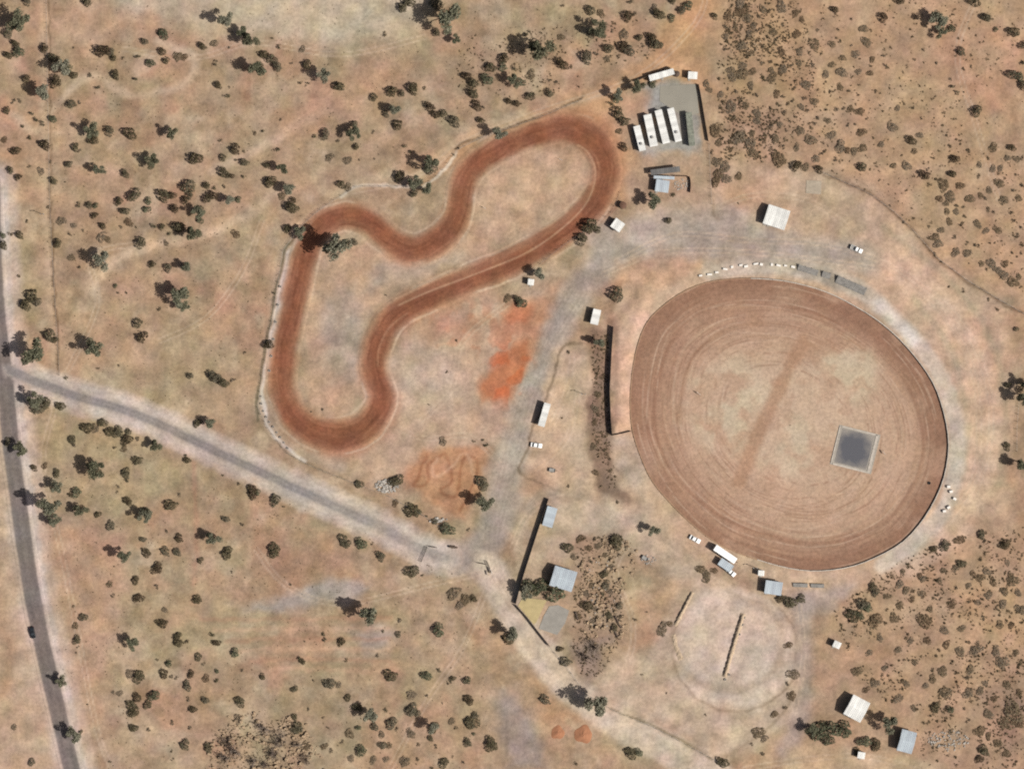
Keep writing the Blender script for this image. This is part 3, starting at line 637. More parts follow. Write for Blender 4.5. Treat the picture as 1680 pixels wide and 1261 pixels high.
# ------------------------------------------------------------------ buildings
def building(name, label, cat, px, py, lp, wp, ang, h, roof='white', wall='wall', pitch=.05, style='skillion', over=.25, doors=1, wins=3, group=None, ac=False, posts=False, z=0.0):
    """lp, wp in pixels: roof outline. Parts: wall, roof (> seam), door (> handle), windows (> pane), or posts when it is open."""
    t = tag(empty(name, px, py, ang, z), label, cat, group)
    Lm, Wm = lp * S, wp * S
    l, w = Lm - 2 * over, Wm - 2 * over
    if not posts:
        MB().box(0, 0, h / 2, l, w, h).build('wall', M[wall], t)
    else:
        n = max(2, int(round(l / 4.0)) + 1)
        for i in range(n):
            for sy in (-1, 1): MB().box(-l / 2 + .1 + (l - .2) * i / (n - 1), sy * (w / 2 - .1), h / 2, .14, .14, h).build('post', M['steel'], t)
    r = MB(); th = .07
    if style == 'gable':
        ph = Wm / 2 * pitch * 4
        prof = [(-Wm / 2, h), (0, h + ph), (Wm / 2, h), (Wm / 2, h + th), (0, h + ph + th), (-Wm / 2, h + th)]
        v = []; n = len(prof)
        v = [(-Lm / 2, q, z_ + .02) for q, z_ in prof] + [(Lm / 2, q, z_ + .02) for q, z_ in prof]
        r.v = v; r.f = [tuple(range(n)), tuple(range(2 * n - 1, n - 1, -1))] + [(i, n + i, n + (i + 1) % n, (i + 1) % n) for i in range(n)]
        top = lambda y: h + .02 + th + ph * (1 - abs(y) / (Wm / 2))
    else:
        dz = Wm * pitch
        v = []
        for x in (-Lm / 2, Lm / 2):
            for y, zz in ((-Wm / 2, h + .02), (Wm / 2, h + .02 + dz), (Wm / 2, h + .02 + dz + th), (-Wm / 2, h + .02 + th)): v.append((x, y, zz))
        r.v = v; r.f = [(0, 1, 2, 3), (7, 6, 5, 4), (0, 4, 5, 1), (1, 5, 6, 2), (2, 6, 7, 3), (3, 7, 4, 0)]
        top = lambda y: h + .02 + th + dz * (y + Wm / 2) / Wm
    ro = r.build('roof', M[roof], t)
    sm = MB(); x = -Lm / 2 + .4
    while x < Lm / 2 - .2:                                 # standing seams of the sheets
        ys = [-Wm / 2 + .02, 0, Wm / 2 - .02]
        for a_, b_ in zip(ys, ys[1:]):
            n = len(sm.v); za, zb = top(a_), top(b_)
            sm.v += [(x - .03, a_, za), (x + .03, a_, za), (x + .03, b_, zb), (x - .03, b_, zb), (x - .02, a_, za + .05), (x + .02, a_, za + .05), (x + .02, b_, zb + .05), (x - .02, b_, zb + .05)]
            sm.f += [(n + 4, n + 5, n + 6, n + 7), (n, n + 1, n + 5, n + 4), (n + 1, n + 2, n + 6, n + 5), (n + 2, n + 3, n + 7, n + 6), (n + 3, n, n + 4, n + 7)]
        x += .76
    tag(sm.build('seam', M[roof], ro), kind='stuff')
    if style == 'gable':
        MB().box(0, 0, top(0) + .05, Lm - .04, .34, .06).build('ridge_cap', M[roof], ro)
    if ac: MB().box(Lm * .22, 0.05, top(.05) + .3, .95, .8, .6).build('cooler_unit', M['steel'], t)
    if not posts:
        slots = doors + wins
        for i in range(slots):
            x = -l / 2 + l * (i + .5) / slots
            if i < doors:
                d = MB().box(x, -w / 2 - .02, 1.0, .85, .05, 2.0).build('door', M['door'], t)
                MB().box(x + .32, -w / 2 - .07, 1.0, .05, .06, .12).build('handle', M['steel'], d)
                MB().box(x, -w / 2 - .45, .1, 1.0, .8, .2).build('step', M['concrete'], t)
            else:
                wd = MB().box(x, -w / 2 - .02, 1.45, min(1.3, l / slots * .7), .05, .9).build('window', M['steel'], t)
                MB().box(x, -w / 2 - .05, 1.45, min(1.15, l / slots * .6), .03, .75).build('pane', M['glass'], wd)
        for sx in (-1, 1):
            wd = MB().box(sx * (l / 2 + .02), 0, 1.45, .05, min(1.0, w * .5), .8).build('window', M['steel'], t)
            MB().box(sx * (l / 2 + .05), 0, 1.45, .03, min(.85, w * .42), .66).build('pane', M['glass'], wd)
    return t
G = 'long cabins side by side in the compound'
building('cabin', 'shortest white cabin, the westernmost of the five in a row', 'cabin', 1049, 228, 42, 11, 76, 2.5, 'white', 'wall', .03, ac=True, group=G)
building('cabin', 'white cabin second from the west, wider at its north end', 'cabin', 1067, 215, 53, 13, 78, 2.6, 'white', 'wall', .03, ac=True, group=G)
building('cabin', 'white cabin in the middle of the row of five', 'cabin', 1086, 209, 56, 12, 76, 2.6, 'white', 'wall', .03, group=G)
building('cabin', 'white cabin second from the east end of the row', 'cabin', 1106, 206, 56, 11, 76, 2.6, 'white', 'wall', .03, ac=True, group=G)
building('cabin', 'narrow cabin with a dull olive roof, easternmost of the row', 'cabin', 1132, 213, 55, 10, 84, 2.5, 'olive', 'wall', .03, group=G)
building('storage_container', 'long cream storage container lying along the north fence of the compound', 'container', 1085, 124, 42, 10, -16, 2.5, 'white', 'wall', .01, over=.04, doors=1, wins=0)
building('shed', 'small pale shed in the north-east corner of the compound', 'shed', 1136, 125, 15, 12, 4, 2.3, 'white', 'wall', .06)
building('carport', 'long dark grey open carport south of the cabin row', 'carport', 1091, 281, 48, 9, -7, 2.6, 'grey', 'wall', .04, posts=True)
building('lean_to', 'narrow grey lean-to roof just below the dark carport', 'lean-to', 1089, 292, 34, 5, 3, 2.1, 'blue', 'wall', .04, posts=True, over=.1)
building('shed', 'small blue-white shed beneath the dark carport, beside the yard', 'shed', 1086, 306, 22, 20, 8, 2.6, 'blue', 'wall', .04)
building('ticket_hut', 'bright white square hut beside the kart track, turned diagonally', 'hut', 1013, 370, 18, 17, 35, 2.5, 'white', 'wall', .06, doors=1, wins=1)
building('toilet_block', 'tiny white toilet block under a tree at the edge of the kart track', 'toilet block', 871, 463, 10, 10, 8, 2.2, 'white', 'wall', .04, over=.1, wins=0)
building('site_office', 'white site office west of the oval, end-on to the gravel road', 'cabin', 977, 520, 25, 13, 103, 2.7, 'white', 'wall', .03)
building('clubhouse', 'pale square clubhouse with stained white roof north of the oval', 'clubhouse', 1273, 357, 37, 33, 18, 2.6, 'white', 'wall', .05, 'gable', .35, 2, 4)
building('canteen', 'long narrow white building beside the gravel road in the parking ground', 'building', 893, 680, 39, 11, 106, 2.8, 'white', 'wall', .04)
building('workshop', 'white roofed workshop against the long dark fence', 'workshop', 902, 847, 33, 17, 106, 2.3, 'blue', 'wall', .04)
building('house', 'house with a blue-white roof among trees inside the fenced yard', 'house', 924, 948, 38, 34, 17, 3.0, 'blue', 'tan', .07, 'gable', .45, 1, 4)
building('lap_scorers_hut', 'pale grey hut at the southern edge of the oval', 'hut', 1268, 963, 28, 22, 8, 2.7, 'blue', 'wall', .05)
building('farm_shed', 'big white roofed shed behind the large green trees in the south', 'shed', 1404, 1160, 31, 36, 28, 3.2, 'white', 'wall', .06, 'gable', .3, 1, 3)
building('farm_house', 'blue-grey roofed house near the south edge, beside the rubble', 'house', 1486, 1214, 25, 36, 15, 3.0, 'blue', 'tan', .06, 'gable', .4, 1, 3)
building('pump_shed', 'little white shed at the western fringe of the south-east scrub', 'shed', 1372, 1056, 12, 11, 25, 2.4, 'white', 'wall', .05, over=.1, wins=1)
building('garden_shed', 'small white shed in front of the large green trees', 'shed', 1412, 1237, 12, 11, 10, 2.2, 'white', 'wall', .05, over=.1, wins=0)
building('shed', 'small pale shed between the oval and the scorers hut', 'shed', 1248, 939, 10, 9, 5, 2.2, 'white', 'wall', .05, over=.1, wins=0)
# water tank
def tank(px, py, r, h, mat, label):
    t = tag(empty('water_tank', px, py), label, 'water tank')
    MB().lathe([(r, 0), (r, h)], 20).build('barrel', M[mat], t, True)
    MB().lathe([(r + .04, h), (r + .04, h + .08), (.3, h + .35), (0, h + .38)], 20).build('lid', M[mat], t)
    for k in range(4): MB().lathe([(r + .01, h * (k + .5) / 4 - .04), (r + .035, h * (k + .5) / 4), (r + .01, h * (k + .5) / 4 + .04)], 20).build('hoop', M[mat], t)
    return t
tank(1110, 122, 1.15, 2.3, 'dark_steel', 'dark round water tank between container and pale shed')
tank(1022, 337, 1.4, 1.9, 'rust', 'rust-brown round tank between the kart fence and the tree')

# ------------------------------------------------------------------ vehicles
def wheels(t, xs, track, r, w):
    for x in xs:
        for sy in (-1, 1):
            wh = tag(empty('wheel', 840, 630.5)); wh.location = (x, sy * track / 2, r); wh.parent = t
            ty = MB(); ty.lathe([(r * .55, -w / 2), (r * .95, -w / 2), (r, -w / 4), (r, w / 4), (r * .95, w / 2), (r * .55, w / 2)], 14)
            a = ty.build('tyre', M['tyre'], wh); a.rotation_euler = (math.pi / 2, 0, 0)
            b = MB().lathe([(.05, -w * .3), (r * .56, -w * .4), (r * .56, w * .4), (.05, w * .3)], 10).build('rim', M['steel'], wh); b.rotation_euler = (math.pi / 2, 0, 0)
def hull(prof, w, tumble, name, mat, t):
    """side outline in x, z lofted over the width, narrowing to the top"""
    zs = [p[1] for p in prof]; z0, z1 = min(zs), max(zs); mb = MB(); m = len(prof)
    for f, inset in ((-1, .10), (-.94, 0.0), (.94, 0.0), (1, .10)):
        for x, z in prof:
            k_ = 1 - tumble * ((z - z0) / (z1 - z0))
            cx = sum(p[0] for p in prof) / m; cz = (z0 + z1) / 2
            mb.v.append((x + (cx - x) * inset * .25, f * w / 2 * k_, z + (cz - z) * inset * .5))
    for s_ in range(3):
        for i in range(m): mb.f.append((s_ * m + i, s_ * m + (i + 1) % m, (s_ + 1) * m + (i + 1) % m, (s_ + 1) * m + i))
    mb.f += [tuple(range(m - 1, -1, -1)), tuple(range(3 * m, 4 * m))]
    return mb.build(name, mat, t)
def car(name, label, cat, px, py, ang, paint, kind='sedan', z=0.0, group=None):
    t = tag(empty(name, px, py, ang, z), label, cat, group)
    W = 1.85
    if kind == 'sedan':
        hull([(-2.35, .3), (2.3, .3), (2.36, .62), (2.15, .82), (1.0, .98), (-1.35, 1.0), (-2.25, .95), (-2.4, .6)], W, .06, 'body', paint, t)
        hull([(.98, .96), (.25, 1.38), (-.2, 1.44), (-1.0, 1.42), (-1.75, 1.0)], W * .88, .18, 'window_band', M['glass'], t)
        hull([(.22, 1.39), (-.2, 1.455), (-.98, 1.43), (-1.02, 1.40), (.2, 1.36)], W * .74, .02, 'roof', paint, t)
        wheels(t, (-1.4, 1.45), 1.6, .33, .22)
    else:
        hull([(-.5, .45), (2.45, .45), (2.5, .8), (2.3, 1.02), (1.2, 1.12), (-.5, 1.12)], W, .05, 'body', paint, t)
        hull([(1.2, 1.1), (.55, 1.62), (.2, 1.7), (-.4, 1.68), (-.5, 1.1)], W * .9, .15, 'window_band', M['glass'], t)
        hull([(.52, 1.62), (.2, 1.715), (-.42, 1.695), (-.44, 1.64), (.5, 1.58)], W * .78, .02, 'roof', paint, t)
        tr = MB().box(-1.6, 0, .72, 2.1, 1.85, .08).build('tray', M['steel'], t)
        for (x, y, a_, b_) in ((-1.6, .92, 2.1, .05), (-1.6, -.92, 2.1, .05), (-2.64, 0, .05, 1.85), (-.57, 0, .05, 1.85)): MB().box(x, y, .92, a_, b_, .34).build('tray_side', paint, tr)
        wheels(t, (-1.6, 1.55), 1.6, .38, .25)
    for sy in (-1, 1):
        MB().box(2.33 if kind == 'sedan' else 2.44, sy * .65, .66 if kind == 'sedan' else .86, .08, .36, .15).build('headlight', M['lamp'], t)
        MB().box(-2.38 if kind == 'sedan' else -2.67, sy * .7, .75, .06, .26, .14).build('tail_light', M['red_lamp'], t)
        MB().box(.75 if kind == 'sedan' else .95, sy * (W / 2 + .06), 1.0 if kind == 'sedan' else 1.15, .12, .2, .13).build('mirror', M['tyre'], t)
    return t
car('car', 'black car driving on the sealed main road', 'car', 54, 1037, 78, M['black_paint'], z=.09)
car('utility_truck', 'white ute parked beside the grandstand benches', 'ute', 1405, 409, 25, M['white_paint'], 'ute')
car('utility_truck', 'white ute parked between the long white trailer and shrubs', 'ute', 1198, 937, 40, M['white_paint'], 'ute')
car('car', 'white car on the parking ground below the long narrow building', 'car', 880, 730, 8, M['white_paint'])
car('car', 'white car parked outside the oval wall, west of the long trailer', 'car', 1140, 884, 28, M['white_paint'])
def trailer():
    t = tag(empty('race_trailer', 1189, 908, 34), 'long bright white race trailer parked at the south-west edge of the oval', 'trailer')
    MB().box(0, 0, 1.95, 10.2, 2.6, 2.5).build('box_body', M['white_paint'], t)
    ro = MB().box(0, 0, 3.23, 10.0, 2.45, .06).build('roof', M['white_paint'], t)
    for k in range(9): MB().box(-4.4 + k * 1.1, 0, 3.28, .06, 2.4, .04).build('roof_rib', M['white_paint'], ro)
    MB().box(0, 0, .62, 9.6, 1.1, .2).build('chassis', M['dark_steel'], t)
    MB().box(5.7, 0, .62, 1.4, .2, .14).build('drawbar', M['dark_steel'], t)
    d = MB().box(-1, -1.31, 1.75, .9, .05, 1.9).build('door', M['door'], t); MB().box(-.68, -1.36, 1.7, .05, .06, .14).build('handle', M['steel'], d)
    wheels(t, (-2.6, -1.5), 2.2, .48, .28)
trailer()
def awning(px, py, lp, wp, ang, h, mat, label):
    return building('awning', label, 'awning', px, py, lp, wp, ang, h, mat, 'wall', .05, posts=True, over=.15)
awning(1190, 926, 24, 13, 34, 2.2, 'blue', 'grey shade awning stretched along the south side of the white trailer')
def box_trailer(px, py, ang, label):
    t = tag(empty('box_trailer', px, py, ang), label, 'trailer')
    b = MB().box(0, 0, .6, 2.4, 1.5, .08).build('tray', M['steel'], t)
    for (x, y, a_, b_) in ((0, .75, 2.4, .05), (0, -.75, 2.4, .05), (1.2, 0, .05, 1.5), (-1.2, 0, .05, 1.5)): MB().box(x, y, .8, a_, b_, .36).build('tray_side', M['steel'], b)
    MB().box(1.8, 0, .52, 1.3, .1, .1).build('drawbar', M['dark_steel'], t); wheels(t, (0,), 1.75, .3, .18)
box_trailer(906, 771, 8, 'empty box trailer standing on the parking ground')
box_trailer(1058, 915, 35, 'rusty box trailer among litter west of the long white trailer')

# ------------------------------------------------------------------ walls, fences, barriers
def resample(pts, step, closed=False):
    P = np.array(pts, float)
    if closed: P = np.vstack([P, P[:1]])
    d = np.r_[0, np.cumsum(np.hypot(*np.diff(P, axis=0).T))]; n = max(2, int(round(d[-1] / step)) + 1)
    s_ = np.linspace(0, d[-1], n)
    return np.stack([np.interp(s_, d, P[:, 0]), np.interp(s_, d, P[:, 1])], 1)
wall = tag(empty('oval_wall', OC[0], OC[1]), 'low concrete safety wall running all round the big oval track', 'wall')
W8 = resample(OVAL, 18, True)
for a, b in zip(W8[:-1], W8[1:]):                        # one cast panel after another
    d = (b - a) * S; L_ = np.hypot(*d); mid = ((a + b) / 2 - OC) * S
    hw_ = .26 + 1.06 * float(sstep(-.55, .35, mid[0] / np.hypot(*mid)))     # low kerb in the west, full height in the east
    MB().box(mid[0], -mid[1], hw_ / 2, L_ * .992, .34, hw_ + random.uniform(-.03, .03), -math.atan2(d[1], d[0])).build('panel', M['pale_concrete' if hw_ > .5 else 'earth_kerb'], wall)
def wire_fence(label, pts, step=14, h=1.3, mesh_h=None, mat='timber'):
    P = resample(pts, step); o0 = P[0]
    t = tag(empty('wire_fence', o0[0], o0[1]), label, 'fence')
    q = [((p[0] - o0[0]) * S, -(p[1] - o0[1]) * S) for p in P]
    post = MB().box(0, 0, h / 2, .11, .11, h).build('post', M[mat], t)
    for i, (x, y) in enumerate(q):
        p = post if i == 0 else bpy.data.objects.new('post', post.data)
        if i: COL.objects.link(p); p.parent = t
        p.location = (x, y, 0); p.rotation_euler = (random.uniform(-.05, .05), random.uniform(-.05, .05), random.uniform(0, 3))
    for z in (.3, .7, h - .08): MB().tube([(x, y, z) for x, y in q], .018, 4).build('wire', M['steel'], t)
    return t
def sheet_fence(label, pts, h=1.9, step=9, mat='fence'):
    P = resample(pts, step); o0 = P[0]
    t = tag(empty('sheet_fence', o0[0], o0[1]), label, 'fence')
    for i, (a, b) in enumerate(zip(P[:-1], P[1:])):
        d = (b - a) * S; L_ = np.hypot(*d); mid = ((a + b) / 2 - o0) * S
        MB().box(mid[0], -mid[1], h / 2 + .03, L_ * .985, .06, h + random.uniform(-.06, .06), -math.atan2(d[1], d[0])).build('fence_panel', M[mat], t)
        if i % 1 == 0: MB().box((a[0] - o0[0]) * S, -(a[1] - o0[1]) * S, h / 2, .1, .12, h + .1, -math.atan2(d[1], d[0])).build('post', M['dark_steel'], t)
    return t
sheet_fence('tall dark sheet fence running from the workshop down past the house', [(900, 818), (893, 838), (884, 865), (872, 902), (861, 936), (853, 962), (846, 990)], 2.0)
sheet_fence('dark sheet fence slanting along the yellow sand patch', [(847, 992), (865, 1012), (882, 1034), (902, 1059)], 1.9)
sheet_fence('straight dark sheet fence along the west bank of the oval', [(1006, 536), (1003, 580), (1000, 640), (1002, 690), (1004, 713)], 2.4)
sheet_fence('short fence closing the south end of the spectator bank', [(1004, 714), (1020, 711), (1036, 707)], 1.2)
sheet_fence('compound boundary fence east of the olive roofed cabin', [(1146, 139), (1150, 160), (1155, 190), (1162, 232)], 1.5)
sheet_fence('compound fence along the north side behind the cream container', [(1041, 134), (1060, 127), (1080, 119), (1100, 111)], 1.7)
sheet_fence('low brown yard fence enclosing the litter beside the blue-white shed', [(1104, 289), (1118, 289), (1132, 290), (1133, 303), (1132, 316)], 1.3, 7, 'rust')
wire_fence('old wire fence running down the west field beside a worn track', [(76, -10), (78, 120), (82, 330), (88, 450), (98, 615)], 16, 1.3)
wire_fence('wire fence along the west side of the kart track', [(514, 352), (490, 375), (464, 412), (452, 490), (443, 541), (435, 591), (428, 630), (423, 668), (440, 702), (470, 742), (510, 764), (570, 788), (640, 815), (690, 842), (728, 868)], 13, 1.3)
wire_fence('wire fence over the north side of the kart track', [(514, 352), (545, 330), (585, 306), (660, 306), (705, 300), (730, 275), (750, 246), (796, 223), (845, 207), (900, 187), (955, 163)], 14, 1.3)
wire_fence('wire fence between the kart track and the gravel road', [(1018, 316), (1002, 350), (960, 378), (920, 405), (886, 433), (870, 450)], 12, 1.3)
wire_fence('boundary fence between the oval grounds and the north-east scrub', [(1350, 283), (1428, 318), (1470, 350), (1505, 385), (1540, 425), (1590, 462), (1640, 492), (1690, 520)], 15, 1.4)
wire_fence('boundary fence slanting down the bottom past the tall tree', [(902, 1060), (935, 1100), (958, 1135), (1003, 1163), (1080, 1196), (1168, 1243), (1190, 1255)], 14, 1.3)
wire_fence('fence edge along the scrub east of the compound', [(1163, 236), (1165, 290), (1168, 335)], 12, 1.3)
wire_fence('wire fence at the east edge beside two trees', [(1672, 655), (1668, 700), (1668, 740)], 12, 1.3)
# barrier in the small arena and its neighbour
def berm(label, pts, h, w):
    """a bulldozed ridge of pale earth"""
    P = resample(pts, 2.4); o0 = P[0]; T = np.gradient(P, axis=0); T /= np.linalg.norm(T, axis=1)[:, None]; rnd_ = random.Random(int(h * 100))
    prof = [(-1, -.12), (-.8, .25), (-.42, .82), (-.1, 1.0), (.25, .85), (.65, .34), (1, -.12)]; m = len(prof); v = []; f = []
    for i, (p, t) in enumerate(zip(P, T)):
        e = min(1.0, .25 + min(i, len(P) - 1 - i) / 3.0); k1 = e * rnd_.uniform(.7, 1.15); k2 = rnd_.uniform(.8, 1.2)
        for s_, z in prof:
            q = (p - o0 + np.array([-t[1], t[0]]) * s_ * w / S * k2) * S
            v.append((q[0] + rnd_.uniform(-.06, .06), -q[1] + rnd_.uniform(-.06, .06), z * h * k1 + (rnd_.uniform(-.07, .07) if z > 0 else 0)))
        if i:
            for j in range(m - 1): a = (i - 1) * m + j; f.append((a, a + 1, a + m + 1, a + m))
    o = mesh_obj('earth_berm', v, f, M['berm']); o.location = (wx(o0[0]), wy(o0[1]), 0); return tag(o, label, 'berm', 'earth berms of the dirt arena')
berm('straight pale earth berm down the middle of the dirt arena', [(1219, 1006), (1203, 1058), (1188, 1110)], 1.05, 1.15)
berm('pale earth berm at the north-west rim of the dirt arena', [(1136, 970), (1122, 997), (1107, 1026)], .95, 1.0)
berm('low curved earth berm at the south-west rim of the dirt arena', [(1105, 1040), (1108, 1060), (1118, 1082)], .35, 1.2)
def tyre_stack(px, py, label, group, mat='white_tyre', n=2, r=.42):
    t = tag(empty('tyre_stack', px, py), label, 'tyres', group)
    for k in range(n):
        z = .14 + k * .26; o = MB().lathe([(r * .5, z - .1), (r * .9, z - .12), (r, z - .05), (r, z + .05), (r * .9, z + .12), (r * .5, z + .1), (r * .5, z - .1)], 12).build('tyre', M[mat], t)
        o.location = (random.uniform(-.05, .05), random.uniform(-.05, .05), 0)
for i, (x, y) in enumerate([(424, 652), (425, 664), (428, 676), (433, 686), (438, 694), (444, 702), (450, 711), (456, 719), (462, 728), (468, 737)]):
    tyre_stack(x + 4, y - 2, f'{ORD[i]} pale tyre stack from the north, round the south-west corner of the kart fence', 'painted tyres at the kart track corner', n=1 + i % 2, r=.45)
for i, y in enumerate([470, 500, 528, 556, 584, 608]):
    tyre_stack(456 - (y - 470) * .13 + 4, y, f'{ORD[i]} pale tyre stack from the north, along the west kart straight', 'painted tyres on the west kart straight', r=.5)
for i, (x, y) in enumerate([(1221, 1012), (1218, 1024), (1213, 1040), (1192, 1098), (1196, 1106), (1190, 1114)]):
    tyre_stack(x, y, f'{ORD[i]} pale tyre stack from the north beside the middle arena berm', 'painted tyres beside the middle arena berm', r=.5)
blk = None
spots = resample([(1150, 452), (1185, 441), (1230, 434), (1270, 433), (1302, 437)], 12.5)
for i, (x, y) in enumerate(spots):
    bl = random.uniform(1.0, 2.4); bh = random.uniform(.3, .7)
    o = MB().box(0, 0, bh / 2, bl, random.uniform(.7, 1.2), bh, 0, .88).build('concrete_block', M['whitewash'])
    o.location = (wx(x + random.uniform(-3, 3)), wy(y + random.uniform(-2.5, 2.5)), 0); o.rotation_euler = (0, 0, random.uniform(-.25, .25))
    tag(o, f'{ORD[i]} pale concrete block from the west, north of the oval wall', 'concrete block', 'concrete blocks north of the oval')
for i, (x, y) in enumerate([(1560, 806), (1566, 818), (1556, 832), (1549, 838), (1556, 798)]):
    o = MB().box(0, 0, .45, 1.5, 1.1, .9, 0, .85).build('concrete_block', M['whitewash'])
    o.location = (wx(x), wy(y), 0); o.rotation_euler = (0, 0, random.uniform(-.6, .6))
    tag(o, f'{ORD[i]} pale block in the small cluster outside the east side of the oval', 'concrete block', 'concrete blocks east of the oval')
# benches and stands
def bench_stand(px, py, lp, ang, rows, label, cat='grandstand'):
    t = tag(empty('grandstand', px, py, ang), label, cat, 'spectator stands round the oval'); L_ = lp * S
    for k in range(rows):
        MB().box(0, -.8 * rows / 2 + .8 * k, .45 + .32 * k, L_, .34, .06).build('seat', M['bench'], t)
        MB().box(0, -.8 * rows / 2 + .8 * k - .4, .18 + .32 * k, L_, .42, .05).build('footboard', M['bench'], t)
    n = max(2, int(L_ / 2.4) + 1)
    for i in range(n):
        x = -L_ / 2 + .2 + (L_ - .4) * i / (n - 1); m = MB()
        m.prism([(x - .04, 0), (x + .04, 0), (x + .04, .3), (x - .04, .3)], -.8 * rows / 2 - .5, .8 * rows / 2 - .4)
        m.box(x, .8 * rows / 2 - .6, .16 * rows + .05, .08, .08, .32 * rows + .1)
        m.build('frame', M['dark_steel'], t)
bench_stand(1326, 441, 34, 17, 3, 'western grey bench stand above the north side of the oval')
bench_stand(1356, 449, 14, 17, 3, 'shortest grey bench stand, between two longer ones north of the oval')
bench_stand(1397, 466, 52, 24, 4, 'longest grey bench stand at the north-east bend of the oval')
bench_stand(1313, 957, 24, 2, 2, 'western of two low bench stands south of the oval')
bench_stand(1341, 958, 22, 2, 2, 'eastern of two low bench stands south of the oval')
# gates and signs at the entrance
def gate(px, py, lp, ang, label):
    t = tag(empty('gate', px, py, ang), label, 'gate', 'entrance gates'); L_ = lp * S; h = 1.5
    for x in (0, L_): MB().tube([(x, 0, 0), (x, 0, h)], .05, 6).build('upright', M['dark_steel'], t)
    for z in (.15, h): MB().tube([(0, 0, z), (L_, 0, z)], .045, 6).build('rail', M['dark_steel'], t)
    k = 0
    while k * .22 < L_: MB().box(k * .22 + .1, 0, h / 2 + .08, .09, .03, h - .15).build('bar', M['dark_steel'], t); k += 1
gate(701, 897, 26, 112, 'longer open gate leaf on the west side of the entrance')
gate(704, 896, 13, 8, 'short gate leaf standing beside the longer western gate')
gate(784, 923, 14, 10, 'short gate leaf on the east side of the entrance')
gate(799, 920, 20, 68, 'gate leaf slanting down on the east side of the entrance')
def sign(px, py, ang, w, h, mat, label):
    t = tag(empty('sign_board', px, py, ang), label, 'sign')
    for x in (-w / 2 + .1, w / 2 - .1): MB().box(x, 0, .8, .07, .07, 1.6).build('post', M['steel'], t)
    MB().box(0, -.05, 1.3, w, .04, h).build('board', M[mat], t)
sign(806, 936, 70, 2.6, 1.0, 'white_paint', 'white sign board by the eastern entrance gate')
sign(802, 940, 80, 1.8, .8, 'yellow', 'yellow sign board beside the white one at the entrance')
sign(795, 341, 30, 1.4, .8, 'white_paint', 'small white board on the west edge of the kart infield')
sign(920, 262, 20, 1.4, .8, 'white_paint', 'small white board in the north of the kart infield')
sign(1146, 645, 40, 2.0, .9, 'white_paint', 'small white board on the pale west part of the oval infield')
sign(1450, 742, 60, 1.8, .8, 'white_paint', 'small white board just east of the burnout pad')
def light_pole(px, py, label, h=7.0):
    t = tag(empty('light_pole', px, py), label, 'pole')
    MB().tube([(0, 0, 0), (0, 0, h)], [.13, .09], 8).build('mast', M['timber'], t)
    MB().box(0, 0, h - .3, 1.8, .12, .12).build('cross_arm', M['timber'], t)
    for x in (-.7, .7): MB().box(x, -.12, h - .15, .4, .3, .3).build('lamp_head', M['steel'], t)
light_pole(957, 646, 'timber light pole on the parking ground west of the tall fence', 4.5)
light_pole(1238, 930, 'light pole at the south edge of the oval', 4.0)
light_pole(72, 352, 'timber pole with a cross arm on the old wire fence', 5.0)
MB_t = tag(empty('tyre_stack', 1524, 792), 'dark tyre stack inside the oval near its east wall', 'tyres')
for z in (.14, .40, .66): MB().lathe([(.3, z - .12), (.6, z - .13), (.66, z), (.6, z + .13), (.3, z + .12), (.3, z - .12)], 14).build('tyre', M['tyre'], MB_t)
# clay mounds
def mound(px, py, r, h, label):
    v = [(0, 0, h)]; f = []; R_ = 10; A_ = 26
    for i in range(1, R_ + 1):
        for j in range(A_):
            a = 2 * math.pi * j / A_; q = i / R_; rr = r * q * (1 + .09 * math.sin(a * 3 + r) + .06 * math.sin(a * 5 + 1))
            z = h * (1 - q) ** 1.15 * (1 + .12 * math.sin(a * 4 + i)) - (.15 if i == R_ else 0)
            v.append((rr * math.cos(a), rr * math.sin(a), z + random.uniform(-.03, .03)))
    for j in range(A_): f.append((0, 1 + j, 1 + (j + 1) % A_))
    for i in range(R_ - 1):
        for j in range(A_): a, b = 1 + i * A_ + j, 1 + i * A_ + (j + 1) % A_; f.append((a, a + A_, b + A_, b))
    o = mesh_obj('soil_mound', v, f, M['mound'], None, True); o.location = (wx(px), wy(py), 0); return tag(o, label, 'mound', 'orange soil mounds')
mound(915, 1201, 3.0, .6, 'smaller orange soil mound, the western of the pair')
mound(957, 1204, 4.0, .8, 'larger orange soil mound, the eastern of the pair')
# rubble and logs
def rubble(name, label, cx, cy, rx, ry, n, smin, smax, mat):
    mb = MB(); rnd = random.Random(int(cx))
    for i in range(n):
        a = rnd.uniform(0, 6.28); q = math.sqrt(rnd.random()); s_ = rnd.uniform(smin, smax)
        mb.box((cx + rx * q * math.cos(a) - cx) * S, (ry * q * math.sin(a)) * S, s_ * .25, s_ * rnd.uniform(.6, 1.7), s_, s_ * rnd.uniform(.4, .8), rnd.uniform(0, 3), rnd.uniform(.7, 1))
    o = mb.build(name, M[mat]); o.location = (wx(cx), wy(cy), 0)
    return tag(o, label, 'rubble', kind='stuff')
rubble('rubble', 'heap of white rubble beside the access road and the clay practice track', 634, 797, 20, 11, 130, .2, .9, 'rubble')
rubble('rubble', 'spread of pale scrap east of the blue-grey roofed house', 1556, 1214, 34, 17, 150, .15, .7, 'rubble')
rubble('rubble', 'pale litter on the ground beside the rusty box trailer', 1064, 918, 12, 8, 30, .2, .6, 'rubble')
rubble('rubble', 'scattered scrap in the scrubby yard east of the house', 988, 975, 30, 60, 90, .15, .5, 'rubble')
rubble('rubble', 'broken bricks and litter inside the low brown yard fence', 1118, 303, 12, 10, 60, .2, .5, 'rubble')
rubble('rubble', 'pale stones lining the road side of the kart fence near the entrance', 718, 853, 16, 4, 26, .3, .9, 'rubble')
